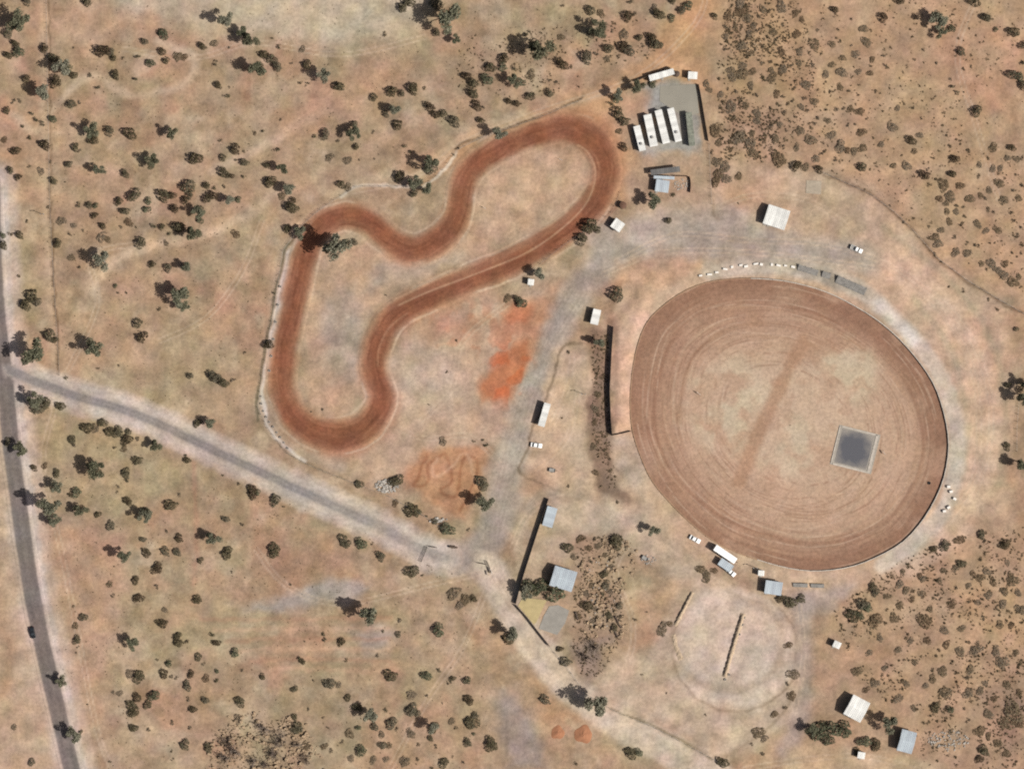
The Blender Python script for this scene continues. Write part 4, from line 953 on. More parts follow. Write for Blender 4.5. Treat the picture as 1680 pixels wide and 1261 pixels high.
def outcrop(label, poly, n, s0, s1, seed):
    """broken tan rock: angular lumps of all sizes"""
    rnd_ = np.random.RandomState(seed); poly = np.array(poly, float); lo, hi = poly.min(0), poly.max(0); c0 = poly.mean(0); mb = MB(); got = 0
    while got < n:
        P = rnd_.rand(600, 2) * (hi - lo) + lo
        ok = (poly_sd(P[:, 0], P[:, 1], poly) < 0) & (fbm(P[:, 0], P[:, 1], 22, 2, seed) > .47)
        for x, y in P[ok][: n - got]:
            s_ = s0 + (s1 - s0) * rnd_.rand() ** 3; k_ = len(mb.v); X0, Y0 = (x - c0[0]) * S, -(y - c0[1]) * S; m = 6; a0 = rnd_.rand() * 6
            ring = [(a0 + 6.283 * j / m, s_ * rnd_.uniform(.7, 1.25)) for j in range(m)]; hh = s_ * rnd_.uniform(.5, 1.1); el = rnd_.uniform(.55, 1)
            mb.v += [(X0 + r * math.cos(a), Y0 + r * el * math.sin(a), -.1) for a, r in ring] + [(X0 + r * .62 * math.cos(a + .2), Y0 + r * el * .62 * math.sin(a + .2), hh * rnd_.uniform(.75, 1.1)) for a, r in ring]
            mb.f += [tuple(range(k_ + m, k_ + 2 * m))] + [(k_ + j, k_ + (j + 1) % m, k_ + m + (j + 1) % m, k_ + m + j) for j in range(m)]
        got += int(ok.sum())
    o = mb.build('rock_outcrop', M['rock']); o.location = (wx(c0[0]), wy(c0[1]), 0); return tag(o, label, 'rocks', kind='stuff')
outcrop('broken tan rock in the scrubby yard east of the house', [(950, 880), (1022, 876), (1046, 900), (1040, 960), (1028, 1040), (1000, 1060), (960, 1050), (948, 960)], 620, .18, 1.15, 31)
outcrop('broken tan rock outcrop at the bottom edge of the south field', [(345, 1180), (420, 1165), (500, 1180), (540, 1262), (340, 1262)], 560, .18, 1.2, 37)
outcrop('pale stones along the west verge of the scrubby ground', [(1190, 10), (1230, 0), (1250, 80), (1210, 110), (1186, 60)], 120, .2, .7, 41)
def log(px, py, lp, ang, r, label):
    L_ = lp * S; m = MB().tube([(-L_ / 2, 0, r), (-L_ / 6, .12, r * 1.1), (L_ / 6, -.08, r), (L_ / 2, .05, r * .8)], [r, r * .95, r * .85, r * .6], 8)
    m.tube([(L_ / 6, 0, r), (L_ / 4, .5, r * 1.6)], [r * .5, r * .25], 6)
    o = m.build('fallen_log', M['dark_bark']); o.location = (wx(px), wy(py), 0); o.rotation_euler = (0, 0, -math.radians(ang)); return tag(o, label, 'log', 'logs in the scrubby yard')
log(1014, 1020, 22, 62, .4, 'upper dark log at the east side of the scrubby yard')
log(1010, 1038, 24, 58, .45, 'lower dark log at the east side of the scrubby yard')
log(946, 1010, 14, 70, .4, 'dark log lying just east of the blue-grey slab')
log(744, 897, 14, 8, .5, 'dark log lying between the entrance gates')

# ------------------------------------------------------------------ plants: prototypes
def leaf_quads(centres, size, rnd, flat=.5):
    v = []; f = []; a_ = []
    for c in centres:
        n = Vector((rnd.gauss(0, 1), rnd.gauss(0, 1), rnd.gauss(0, 1) + flat)).normalized(); t = n.orthogonal().normalized()
        t.rotate(Matrix.Rotation(rnd.uniform(0, 6.28), 3, n)); b = n.cross(t); s_ = size * rnd.uniform(.6, 1.4); q = s_ * rnd.uniform(.5, .9)
        c = Vector(c); k_ = len(v)
        v += [c - t * s_ - b * q * .3, c + b * q * -.9 + t * .1 * s_, c + t * s_ + b * q * .2, c + b * q + t * .1 * s_]
        f.append((k_, k_ + 1, k_ + 2, k_ + 3)); a_ += [rnd.random()] * 4
    return v, f, a_
def clump_points(clumps, per, rnd):
    out = []
    for (x, y, z, r) in clumps:
        for _ in range(per):
            u, w_ = rnd.uniform(-1, 1), rnd.uniform(0, 6.28); q = r * rnd.random() ** .45; s_ = math.sqrt(1 - u * u)
            out.append((x + q * s_ * math.cos(w_), y + q * s_ * math.sin(w_), z + q * u * .75))
    return out
def dome_points(n, rnd, h, gap=0.0):
    """points through an uneven dome of radius 1 and height h"""
    ph = [rnd.uniform(0, 6.28) for _ in range(4)]; out = []
    holes = [(rnd.uniform(0, 6.28), rnd.uniform(.3, .9)) for _ in range(3)]
    while len(out) < n:
        a = rnd.uniform(0, 6.28); q = math.sqrt(rnd.random())
        edge = .80 + .13 * math.sin(2 * a + ph[0]) + .10 * math.sin(3 * a + ph[1]) + .07 * math.sin(5 * a + ph[2])
        x, y = q * edge * math.cos(a), q * edge * math.sin(a)
        if gap and any(math.hypot(x - g * math.cos(b), y - g * math.sin(b)) < gap for b, g in holes): continue
        top = h * math.sqrt(max(0, 1 - q * q)) * (.82 + .18 * math.sin(7 * x + ph[3]) * math.cos(6 * y + ph[0]))
        out.append((x, y, .06 + top * (1 - rnd.random() ** 2 * .8)))
    return out
def plant_mesh(name, leaf, wood, seed, kind):
    """unit plant: crown radius about 1; slot 0 leaves, slot 1 wood"""
    rnd = random.Random(seed); mb = MB(); cl = []; flat = .9
    if kind == 'tree':
        mb.tube([(0, 0, -.05), (.03, .02, .4), (-.02, .05, .8)], [.085, .065, .05], 7)
        for k in range(rnd.randint(9, 13)):
            a = rnd.uniform(0, 6.28); q = rnd.uniform(.15, .72); z = rnd.uniform(.95, 1.75)
            p = (q * math.cos(a), q * math.sin(a), z); cl.append((*p, rnd.uniform(.25, .40)))
            mb.tube([(0, .03, rnd.uniform(.55, .8)), (p[0] * .5, p[1] * .5, z * .8), p], [.035, .022, .008], 5)
        pts = clump_points(cl, 150, rnd); size = .072
    elif kind == 'shrub':
        pts = dome_points(430, rnd, 1.0, .16); size = .085; flat = 1.0
        for k in range(6):
            a = rnd.uniform(0, 6.28); q = rnd.uniform(.2, .6); mb.tube([(rnd.uniform(-.08, .08), rnd.uniform(-.08, .08), -.03), (q * math.cos(a), q * math.sin(a), .7)], [.04, .012], 5)
    elif kind == 'bush':
        pts = dome_points(330, rnd, 1.0, .10); size = .085; flat = 1.3
        for k in range(5):
            a = rnd.uniform(0, 6.28); q = rnd.uniform(.2, .6); mb.tube([(rnd.uniform(-.08, .08), rnd.uniform(-.08, .08), -.03), (q * math.cos(a), q * math.sin(a), .6)], [.03, .01], 4)
    else:
        for k in range(30):
            a = rnd.uniform(0, 6.28); q = rnd.uniform(.3, 1.0); z = rnd.uniform(.3, .8)
            p = (q * math.cos(a), q * math.sin(a), z); m_ = (p[0] * .5, p[1] * .5, z * .7)
            mb.tube([(0, 0, -.03), m_, p], [.026, .016, .006], 4)
            cl.append((p[0] * .85, p[1] * .85, z * .9, .22))
        pts = clump_points(cl, 9, rnd); size = .06
    v, f, a_ = leaf_quads(pts, size, rnd, flat)
    return (v, f, a_), (mb.v, mb.f)
def finish(name, v, f, leaf_attr, mats, n_leaf):
    me = bpy.data.meshes.new(name); me.from_pydata([tuple(q) for q in v], [], f)
    for m in mats: me.materials.append(m)
    if len(mats) > 1: me.polygons.foreach_set('material_index', [0] * n_leaf + [1] * (len(f) - n_leaf))
    at = me.attributes.new('leaf', 'FLOAT', 'POINT'); at.data.foreach_set('value', leaf_attr); me.update()
    return me
def joined_proto(name, leaf, wood, seed, kind):
    (v, f, a_), (bv, bf) = plant_mesh(name, leaf, wood, seed, kind); n = len(v)
    return finish(name, v + bv, f + [tuple(i + n for i in q) for q in bf], a_ + [.5] * len(bv), [M[leaf], M[wood]], len(f))
TREES = []
for s_ in range(5):
    (v, f, a_), (bv, bf) = plant_mesh('tree', 'gum', 'bark', 100 + s_, 'tree')
    TREES.append((finish('crown', v, f, a_, [M['gum']], len(f)), finish('trunk', bv, bf, [.5] * len(bv), [M['bark']], len(bf))))
PROTO = {'d': [joined_proto('shrub', 'dark_leaf', 'dark_bark', 200 + s_, 'shrub') for s_ in range(6)],
         'g': [joined_proto('shrub', 'green_leaf', 'bark', 300 + s_, 'shrub') for s_ in range(4)],
         'b': [joined_proto('bush', 'brown_leaf', 'dark_bark', 400 + s_, 'bush') for s_ in range(6)],
         'x': [joined_proto('bush', 'bare_twig', 'dark_bark', 500 + s_, 'bare') for s_ in range(4)]}
# plants, read off the photograph in quarter-pixel steps: "x y r kind" with (x, y) counted from the tile's corner
# d dark shrub, b dry brown bush, t tree (place of its shadow), g grey-green shrub or small tree (place of its crown), x bare grey bush
PLANTS = {
(0, 0): """40 110 75 t;40 215 35 d;85 280 28 d;100 315 30 d;40 360 35 d;125 345 35 g;165 8 30 d;555 8 40 d;280 315 35 d;335 375 35 d;345 430 50 t;350 530 45 d;
470 490 25 d;445 455 32 g;160 512 28 d;235 575 55 t;455 680 32 d;520 675 22 b;35 722 24 d;90 665 20 b;135 660 20 b;200 745 20 d;240 790 18 d;280 810 18 d;345 780 25 g;148 830 18 d;
200 895 18 d;285 945 35 d;90 985 35 d;25 915 30 b;480 960 30 d;520 990 18 b;190 1090 18 b;265 1120 30 b;60 1110 22 d;110 1155 25 d;340 1180 25 d;425 1195 14 b;335 1060 16 b;440 1075 22 d;
590 1095 48 t;545 840 52 t;600 915 30 d;705 855 30 d;835 870 40 d;1080 865 40 t;940 1035 45 t;1265 1035 40 d;1450 1030 22 d;1530 975 30 d;1600 990 18 b;1590 1060 24 d;1545 1045 18 b;
810 1135 26 d;1450 1125 40 d;1500 1150 20 d;1580 1160 18 d;1215 1215 45 d;1340 1210 28 d;1400 1225 18 d;1470 1220 22 b;655 330 45 d;715 340 24 d;735 378 24 d;805 385 16 b;480 310 14 b;
895 375 22 d;985 415 28 g;1070 225 42 g;935 270 28 d;1050 335 28 d;1080 395 22 d;1160 370 40 b;1205 375 25 b;590 490 18 d;745 488 28 d;870 505 24 d;635 570 24 d;
1310 300 32 d;1400 285 30 b;1495 310 16 b;1410 412 24 d;1415 555 26 d;1480 620 22 d;1500 570 14 b;1620 440 58 d;1430 120 45 t;1510 190 50 t;1590 250 45 t;1440 925 20 b;1665 870 18 b""",
(420, 0): """945 50 38 d;990 15 30 d;1150 100 88 t;1170 25 40 d;1170 210 30 d;1265 245 32 t;840 220 20 b;100 250 12 d;150 305 20 d;40 355 28 d;90 385 30 d;125 430 35 d;25 440 30 b;230 415 14 b;300 325 22 b;
320 420 35 d;385 480 45 t;285 548 18 b;335 550 18 b;530 560 40 d;875 595 35 d;1010 575 35 d;1095 580 18 b;945 610 22 d;760 635 26 d;845 690 45 t;840 745 26 d;915 815 30 d;
1125 695 32 d;1165 745 30 d;1215 740 25 d;1280 790 40 d;440 875 35 d;375 890 18 d;580 850 52 d;630 810 24 d;530 920 20 b;645 960 26 d;160 785 14 b;45 855 16 d;765 865 14 b;480 1030 30 b;595 1050 28 b;
675 1045 12 b;770 1045 12 b;130 985 18 d;60 1080 20 d;125 1090 40 t;80 1185 35 d;180 1220 42 t;545 1205 30 d;600 1225 26 b;920 1150 40 d;985 1185 42 t;1050 1220 45 t;965 960 20 d;1000 990 15 d;1080 1060 50 t;1130 1100 36 d;
1365 495 28 d;1410 540 30 d;1520 440 35 d;1610 380 28 d;1400 600 45 d;1510 520 38 g;1640 520 38 t;1640 660 25 d;1435 690 30 d;1490 700 18 b;1460 785 25 d;1540 860 42 t;1285 1010 12 d;1320 970 12 d;1615 440 30 g""",
(840, 0): """330 40 20 b;500 65 32 d;580 90 28 b;770 12 20 d;740 100 40 d;800 95 20 b;490 180 58 t;505 225 22 d;945 90 38 d;930 45 20 b;1040 8 20 d;1095 65 32 d;1045 120 28 g;1150 40 40 g;
95 215 24 d;190 215 14 b;320 245 24 b;105 300 68 t;170 370 25 d;310 415 45 d;395 430 20 b;470 370 38 d;550 360 20 b;730 225 32 b;820 245 28 d;900 240 28 d;660 200 20 b;
615 315 32 d;710 300 30 d;750 330 35 d;860 300 20 b;920 285 40 d;970 295 24 b;740 400 14 b;700 370 20 b;620 385 26 b;10 440 20 d;240 530 16 b;290 545 20 b;120 490 34 b;60 540 36 g;
230 605 32 d;105 630 28 d;140 615 18 d;15 675 28 d;1315 105 26 d;1410 100 30 b;1500 80 45 b;1490 30 40 b;1400 180 25 b;1540 120 30 b;1580 170 24 b;1640 60 26 b;1620 110 22 b;1395 330 20 b;1500 300 35 b;
1430 460 35 b;1505 430 30 b;1500 485 48 b;1440 505 30 b;1570 470 30 b;1640 300 20 b;1550 220 25 b;1560 350 22 b;1640 420 22 b;1270 550 25 b;1290 590 25 b;1365 620 25 b;1430 700 45 b;1530 690 25 b;1600 740 35 b;
1500 650 20 b;1330 850 45 b;1480 900 52 b;1560 940 40 b;1570 1000 40 b;1350 935 25 b;1600 790 28 b;1450 770 22 b;1340 1060 45 b;1390 1095 42 b;1350 1140 45 b;1400 1170 38 b;1480 1155 25 b;1330 1190 40 b;1310 1000 20 b;
740 560 46 t;640 610 42 t;680 650 30 g;640 680 24 d;680 740 36 d;720 790 36 d;920 550 30 g;860 560 20 g;720 960 25 d;700 860 22 b;1395 240 24 b;1460 180 24 b;1610 200 22 b;1560 560 24 b;1600 620 22 b;1465 595 20 b;1570 870 24 b""",
(1260, 0): """85 45 38 b;10 75 18 b;180 85 30 b;220 130 20 b;425 62 22 d;540 125 20 b;740 112 30 d;855 8 25 d;10 165 20 b;30 210 30 b;90 165 18 b;185 225 30 b;45 265 20 b;300 290 36 b;625 190 28 b;640 275 32 b;
415 290 28 b;475 275 14 b;540 300 14 b;460 200 14 b;330 200 14 b;85 335 35 b;205 340 28 b;350 355 14 b;570 355 30 b;485 380 28 b;680 390 20 b;755 370 20 b;760 325 12 b;415 425 28 b;200 415 26 b;290 430 20 b;155 435 18 b;
20 405 22 b;95 455 32 b;20 460 22 b;25 510 35 b;480 475 42 b;375 490 26 b;590 470 22 b;665 480 22 b;770 435 22 d;245 555 38 b;170 580 22 b;470 570 24 b;400 603 16 b;530 600 14 b;705 595 22 b;55 615 30 b;100 635 18 b;
130 685 18 b;65 685 25 b;165 660 16 b;300 665 32 b;240 640 22 b;15 705 20 b;215 700 24 b;260 722 18 b;380 712 20 b;440 710 22 b;495 705 18 b;535 715 24 b;595 730 36 b;105 740 22 b;10 755 18 b;140 785 20 b;325 780 22 b;
388 790 24 b;310 810 18 b;650 775 14 b;520 820 20 b;575 815 14 b;610 865 38 b;75 815 20 b;20 830 22 b;115 850 16 b;208 855 32 b;410 885 30 b;275 915 35 b;45 910 34 b;360 940 16 b;345 1000 20 b;380 990 18 b;185 965 24 b;
470 960 40 b;510 980 30 b;560 990 28 b;615 970 38 b;100 965 20 b;15 970 20 b;65 1040 48 b;170 1080 32 d;240 1095 28 b;320 1105 32 d;310 1040 30 b;435 1040 22 b;600 1090 34 d;810 830 42 b;845 710 20 b;945 705 20 b;925 915 32 d;
990 885 24 b;740 945 20 b;955 990 20 b;1000 775 14 b;1225 775 14 b;1170 885 14 b;1190 555 20 d;1225 605 20 d;1190 520 14 b;1250 335 32 d;1100 415 18 b;1280 455 18 b;1325 435 14 b;1020 330 16 b;1350 725 36 d;1190 955 20 b;
1210 1035 34 d;1315 995 20 b;1470 965 40 b;1585 965 26 d;1565 1035 24 b;1625 1040 28 b;1660 1035 20 b;1440 1040 16 b;1380 1080 24 b;1470 1105 28 b;1520 1100 24 b;820 1085 26 b;905 1085 32 b;1010 1140 34 d;1045 1110 18 b;
1195 1135 28 d;1385 1155 16 b;1055 1210 24 b;1100 1175 16 b;1145 1210 38 b;1255 1215 32 b;1510 1200 34 b;1620 1140 14 b;1660 1215 24 b;1445 1245 24 b;1595 1250 18 b;1020 110 68 t;1085 210 34 t;1200 190 28 g;1335 8 35 d;1410 110 38 d;
1445 115 22 d;1490 195 20 g;1590 205 40 d;1665 295 28 d;1660 410 22 d;1580 485 30 d;1645 505 34 g;1660 555 35 d""",
(0, 316): """10 340 28 d;20 280 25 g;70 265 18 b;120 275 24 d;175 190 18 b;310 95 18 b;370 330 26 d;455 270 16 b;465 425 26 b;510 75 24 d;575 80 22 d;625 85 24 g;610 145 22 d;665 215 24 d;400 185 30 b;480 215 22 b;540 250 16 b;
770 55 24 d;805 120 28 d;865 15 42 d;970 55 32 g;960 110 25 g;1055 15 45 d;1120 15 25 d;840 195 28 b;790 220 16 b;885 225 16 b;1000 220 18 d;1050 220 22 d;1130 100 28 d;1200 45 28 d;1250 110 48 d;1300 105 25 d;1230 15 28 d;
1340 35 32 d;1380 15 30 d;1460 35 48 d;1510 35 22 d;1560 45 20 g;1150 220 38 d;1215 245 48 t;1100 265 20 d;1290 270 32 b;1310 180 28 g;910 325 32 d;1085 330 22 b;1540 270 28 b;600 420 66 t;520 490 14 d;660 290 35 b;700 305 25 b;
1150 465 50 d;1090 490 25 d;1205 480 25 d;985 465 28 d;755 610 16 g;770 655 14 b;830 655 14 b;125 545 18 b;1100 650 68 t;1165 725 36 t;1040 760 22 b;890 850 30 d;915 940 42 d;195 670 38 d;150 730 42 d;230 710 30 d;
120 1000 92 t;310 930 42 d;350 960 26 d;550 985 64 t;1235 1195 22 d;1390 1200 42 d;1440 1235 40 d;1525 1225 20 b;430 1210 14 d;1600 1050 16 b;640 1150 14 b;780 1130 14 b""",
(420, 316): """215 95 38 d;230 50 25 d;170 20 30 b;235 245 48 d;190 230 30 d;280 260 26 g;420 330 84 t;635 320 24 d;1020 5 30 d;70 990 30 d;115 655 14 d;1645 690 28 b;1315 970 14 b;1250 1170 12 b;850 670 12 b""",
(840, 316): """490 215 45 d;440 300 36 d;550 240 24 d;125 500 46 t;20 690 24 d;60 720 36 g;725 90 26 b;1010 180 25 d;860 35 46 t;1050 12 25 d;665 660 46 d;520 975 40 t;370 1040 20 b;1480 70 12 b""",
(1260, 316): """1120 40 30 b;1190 25 35 b;1165 70 22 b;1170 125 22 b;1230 80 24 b;1230 125 22 b;1280 95 18 b;1285 150 20 b;1320 40 34 b;1390 20 22 b;1425 40 22 b;1435 115 20 b;1475 130 18 b;1540 50 30 b;1640 35 22 b;1595 130 18 b;
1610 190 22 b;1370 205 26 b;1270 205 20 b;1185 190 28 b;1425 250 22 b;1500 245 28 b;1655 225 20 b;1630 280 22 b;1055 225 16 b;1130 245 25 b;1090 290 35 b;1110 335 36 b;1215 290 22 b;1300 330 18 b;1350 350 20 b;1385 350 18 b;
1225 390 35 b;1300 395 34 b;1660 340 22 b;1600 395 14 b;1660 400 18 b;1095 405 16 b;1130 450 12 b;1395 465 22 b;1460 465 36 b;1500 505 28 b;1540 540 36 b;1550 465 25 b;1640 550 20 b;1600 585 36 b;1185 620 16 b;
1610 890 24 d;1500 760 16 b;1625 1240 48 t;1560 1255 20 d;800 85 14 b;880 190 16 b;1280 640 18 b;1440 700 16 b""",
(0, 632): """180 80 52 d;230 150 45 d;290 115 36 d;380 130 35 d;550 270 46 d;660 240 28 d;700 295 40 d;760 300 34 d;830 300 22 d;810 350 46 d;620 280 28 b;970 370 48 d;905 350 20 b;455 350 36 d;490 390 18 b;750 405 18 b;810 415 22 b;
75 390 56 t;40 365 25 d;210 535 28 d;290 525 28 b;360 570 28 d;555 515 58 t;610 555 32 d;885 485 30 d;810 570 32 d;820 615 18 d;1210 450 18 d;1210 485 26 d;240 745 78 t;330 640 42 t;300 860 48 t;480 790 44 t;500 700 40 g;450 715 18 d;630 840 24 d;
820 750 32 d;885 820 58 t;960 825 34 g;710 912 32 d;1100 775 36 d;1165 715 20 b;770 660 16 b;765 700 14 b;1080 950 20 b;1160 995 28 d;925 1005 20 d;945 1090 28 d;1070 1080 28 d;1145 1085 26 d;1350 975 42 t;1470 1090 36 d;
1300 1140 26 d;1465 870 26 d;1590 910 18 b;1460 595 16 b;1515 1220 12 b;770 1090 42 t;1015 1190 35 d;1330 220 52 d;1280 240 30 d;1640 690 38 d;1560 640 20 b;875 1255 20 b""",
(420, 632): """10 700 20 g;110 745 34 d;180 795 16 b;550 1000 42 d;580 1035 28 d;690 1035 38 g;800 1110 34 d;760 1035 16 b;100 1070 44 d;1000 1210 42 d;1085 1240 14 d;660 640 36 d;910 770 24 b;900 620 40 d;1000 810 46 d;1065 830 22 g;
1110 850 14 d;1160 885 24 d;1255 940 58 g;1460 630 44 d;1420 735 62 t;1220 365 30 b;1425 370 14 b;1480 355 14 d;1500 390 18 d;1385 940 18 b;1285 1055 20 d;430 160 14 b;360 170 12 b;1130 125 10 b""",
(840, 632): """870 930 42 t;345 1055 38 d;660 1010 46 d;740 1060 20 b;590 1230 32 d;450 1000 30 b;540 1000 24 b;560 1050 26 b;500 1065 28 b;610 1110 20 b;700 1110 18 b;1230 1200 36 b;1270 1235 34 b;1320 1210 26 b;540 150 26 b;560 60 24 b;540 240 22 b;
530 400 24 b;600 430 24 b;545 570 22 b;645 560 18 b;575 665 18 b;690 760 18 b;365 660 14 b;330 215 10 b;560 190 18 b;640 480 16 b;400 1120 20 b;450 1160 22 b;520 1150 24 b;650 1190 22 b;480 1230 20 b""",
(1260, 632): """1600 45 58 t;1550 395 26 d;1580 480 54 d;1070 1065 28 d;1140 1040 35 d;1250 1010 34 b;1380 970 32 d;1410 1020 18 b;1530 1035 44 d;1250 1160 32 d;1225 1195 30 b;1290 1180 20 b;1430 1215 26 b;1565 1160 26 b;1660 1110 16 b;920 1175 14 b;
1390 1150 14 b;880 1220 20 b;990 1245 24 b;1590 1250 24 b;1100 1100 14 b;1170 1080 18 b;1340 1230 20 b;1500 1110 18 b;1620 1200 20 b;1060 1180 16 b;1145 1210 20 b""",
(0, 945): """875 22 26 d;715 50 22 b;1030 65 22 b;740 125 20 b;890 135 40 d;1275 145 36 d;480 200 14 b;530 262 35 d;490 322 28 b;490 410 32 d;510 460 14 b;495 500 12 b;810 410 54 d;1075 218 26 b;1045 300 36 d;1150 385 28 d;1150 420 36 d;1220 425 20 b;
1385 380 20 d;1405 432 24 d;1540 500 36 g;1285 522 30 d;1330 572 18 b;1105 570 26 g;1030 545 14 b;1060 632 28 d;1120 650 18 b;1155 665 20 b;1210 710 35 d;1240 635 26 d;1345 665 32 b;1415 675 18 d;1420 620 14 g;1585 612 18 b;
890 650 42 d;845 635 28 b;1010 780 40 g;880 785 36 d;955 835 26 d;845 840 32 d;855 885 46 d;780 765 22 b;740 755 16 b;1240 800 26 b;1330 805 30 d;1245 865 32 d;1555 815 34 d;1555 930 36 b;575 832 14 b;860 985 34 d;1120 958 20 b;
1250 990 18 b;970 1000 20 b;1195 1095 36 d;1345 1115 36 d;1120 1140 18 b;1130 1195 16 b;720 1215 18 b;195 1210 28 d;90 985 22 b;1480 1080 42 x;1520 1150 48 x;1460 1190 40 x;1640 1200 40 x;
360 665 40 t;440 1010 44 t;520 1020 20 d""",
(420, 945): """225 50 18 b;640 230 74 t;1290 110 48 b;1370 150 44 b;1330 190 28 b;1410 140 28 d;1600 350 50 d;1640 395 40 d;1195 350 40 g;830 355 18 d;920 375 22 d;945 290 18 b;430 375 20 d;440 410 24 d;545 420 28 d;320 420 12 b;265 530 20 d;
290 550 26 d;590 545 18 b;795 520 20 b;30 650 26 d;465 695 38 d;540 710 24 b;240 735 24 d;380 680 14 b;590 790 22 d;860 640 44 d;1115 650 38 g;1190 610 22 d;1275 665 22 d;1265 705 20 b;1380 680 28 g;1015 775 36 b;1120 780 16 b;1220 830 12 b;
1375 800 36 d;840 870 18 d;690 880 50 d;650 850 28 d;740 910 30 d;1000 870 45 d;1040 890 30 d;870 955 36 d;1110 960 52 d;1145 985 34 d;1280 945 24 b;1420 905 28 d;1395 950 42 d;1310 990 18 b;1010 1025 36 b;610 1028 34 b;765 980 24 d;
670 990 20 g;820 1035 26 b;915 1000 20 b;470 990 12 b;1130 1055 22 d;1065 1100 16 b;1370 1080 34 d;1425 1030 14 g;1520 1090 44 d;815 1100 26 d;870 1105 20 b;690 1140 34 g;765 1200 26 b;850 1195 22 b;970 1210 36 b;1215 1215 32 d;1350 1215 16 b;
1290 1180 12 b;620 1190 24 b;445 1110 28 b;490 1140 20 b;1180 1110 16 b;1140 1250 18 d;340 870 16 b;440 925 14 b;240 915 22 d;250 985 42 d;40 1000 40 x;150 1060 42 x;120 1160 42 x;260 1090 36 x;
320 1190 34 x;60 1230 36 x;330 1110 26 b;560 1080 16 b;1060 1200 20 b""",
(840, 945): """10 65 58 t;120 75 58 g;190 65 50 g;285 105 58 g;470 185 38 d;580 115 22 d;600 50 30 d;690 185 28 d;620 250 25 d;430 260 24 b;520 300 22 b;660 335 24 d;520 60 22 b;480 110 22 b;540 200 24 b;580 30 22 b;520 450 46 x;470 530 42 x;
300 470 28 d;330 550 42 d;455 800 66 t;590 835 30 g;200 800 34 d;760 1150 38 d;830 1150 28 g;1360 1210 40 d;415 1220 20 b;980 345 48 b;1030 310 26 b;805 285 16 b;880 230 10 b;1010 760 10 b;850 640 12 b;1610 1020 40 b;1650 1060 24 b;
1570 1100 18 b;1640 1160 18 b;1270 15 30 b;640 100 22 b;700 270 14 b;1265 905 12 b""",
(1260, 945): """60 140 30 d;125 160 46 d;205 140 30 d;670 60 35 d;690 100 26 d;600 175 42 d;645 205 36 g;530 250 42 d;600 255 34 g;220 970 48 t;330 1010 60 g;420 1000 64 g;500 1000 58 g;390 1070 50 g;630 1080 52 g;570 1140 30 d;690 1095 40 d;725 940 48 t;
860 50 30 b;900 90 30 b;1010 15 28 b;1090 120 16 b;1060 210 25 b;1020 290 48 b;1200 180 40 b;1305 170 16 b;1370 170 22 b;1440 125 26 b;1545 100 30 b;1635 105 26 b;1600 30 38 b;1390 8 28 b;1535 180 35 b;1490 205 18 b;1655 215 35 b;1405 275 22 b;
1520 255 18 b;1515 315 28 b;1590 320 30 b;1150 350 38 b;1265 340 28 b;1165 445 32 b;1305 430 20 b;1375 435 20 b;1255 490 40 b;1360 480 40 b;1490 490 35 b;1530 560 45 b;1620 500 26 b;1095 515 20 b;1040 420 35 b;1140 620 38 b;1075 670 26 b;
1320 610 28 b;1300 660 26 b;1160 760 54 b;1305 765 42 b;1385 750 28 b;1420 700 24 b;1560 710 36 b;1635 635 20 b;1640 760 25 b;1080 850 32 d;1030 715 25 b;1190 870 26 g;1290 870 16 b;1310 940 20 b;1440 900 45 b;1600 880 70 b;1550 960 60 b;1640 960 44 b;
1380 1010 40 b;1440 1040 30 b;1390 1130 45 d;1370 1190 30 d;580 620 40 b;660 500 30 b;700 290 45 b;820 270 30 b;730 400 28 b;850 480 26 b;900 700 30 b;700 700 28 b;760 600 26 b;930 420 26 b;960 560 28 b;850 800 30 b;640 740 26 b;950 860 24 b;780 130 28 b;
860 190 26 b;940 150 26 b;130 450 26 b;160 640 40 b;150 780 36 b;110 860 22 b;40 900 28 b;120 700 20 b;1500 1090 34 b;1560 1160 28 b;1480 800 26 b;1210 560 22 b;1000 110 22 b;1120 30 24 b;1240 70 20 b;1310 60 20 b;1470 40 24 b""",
}
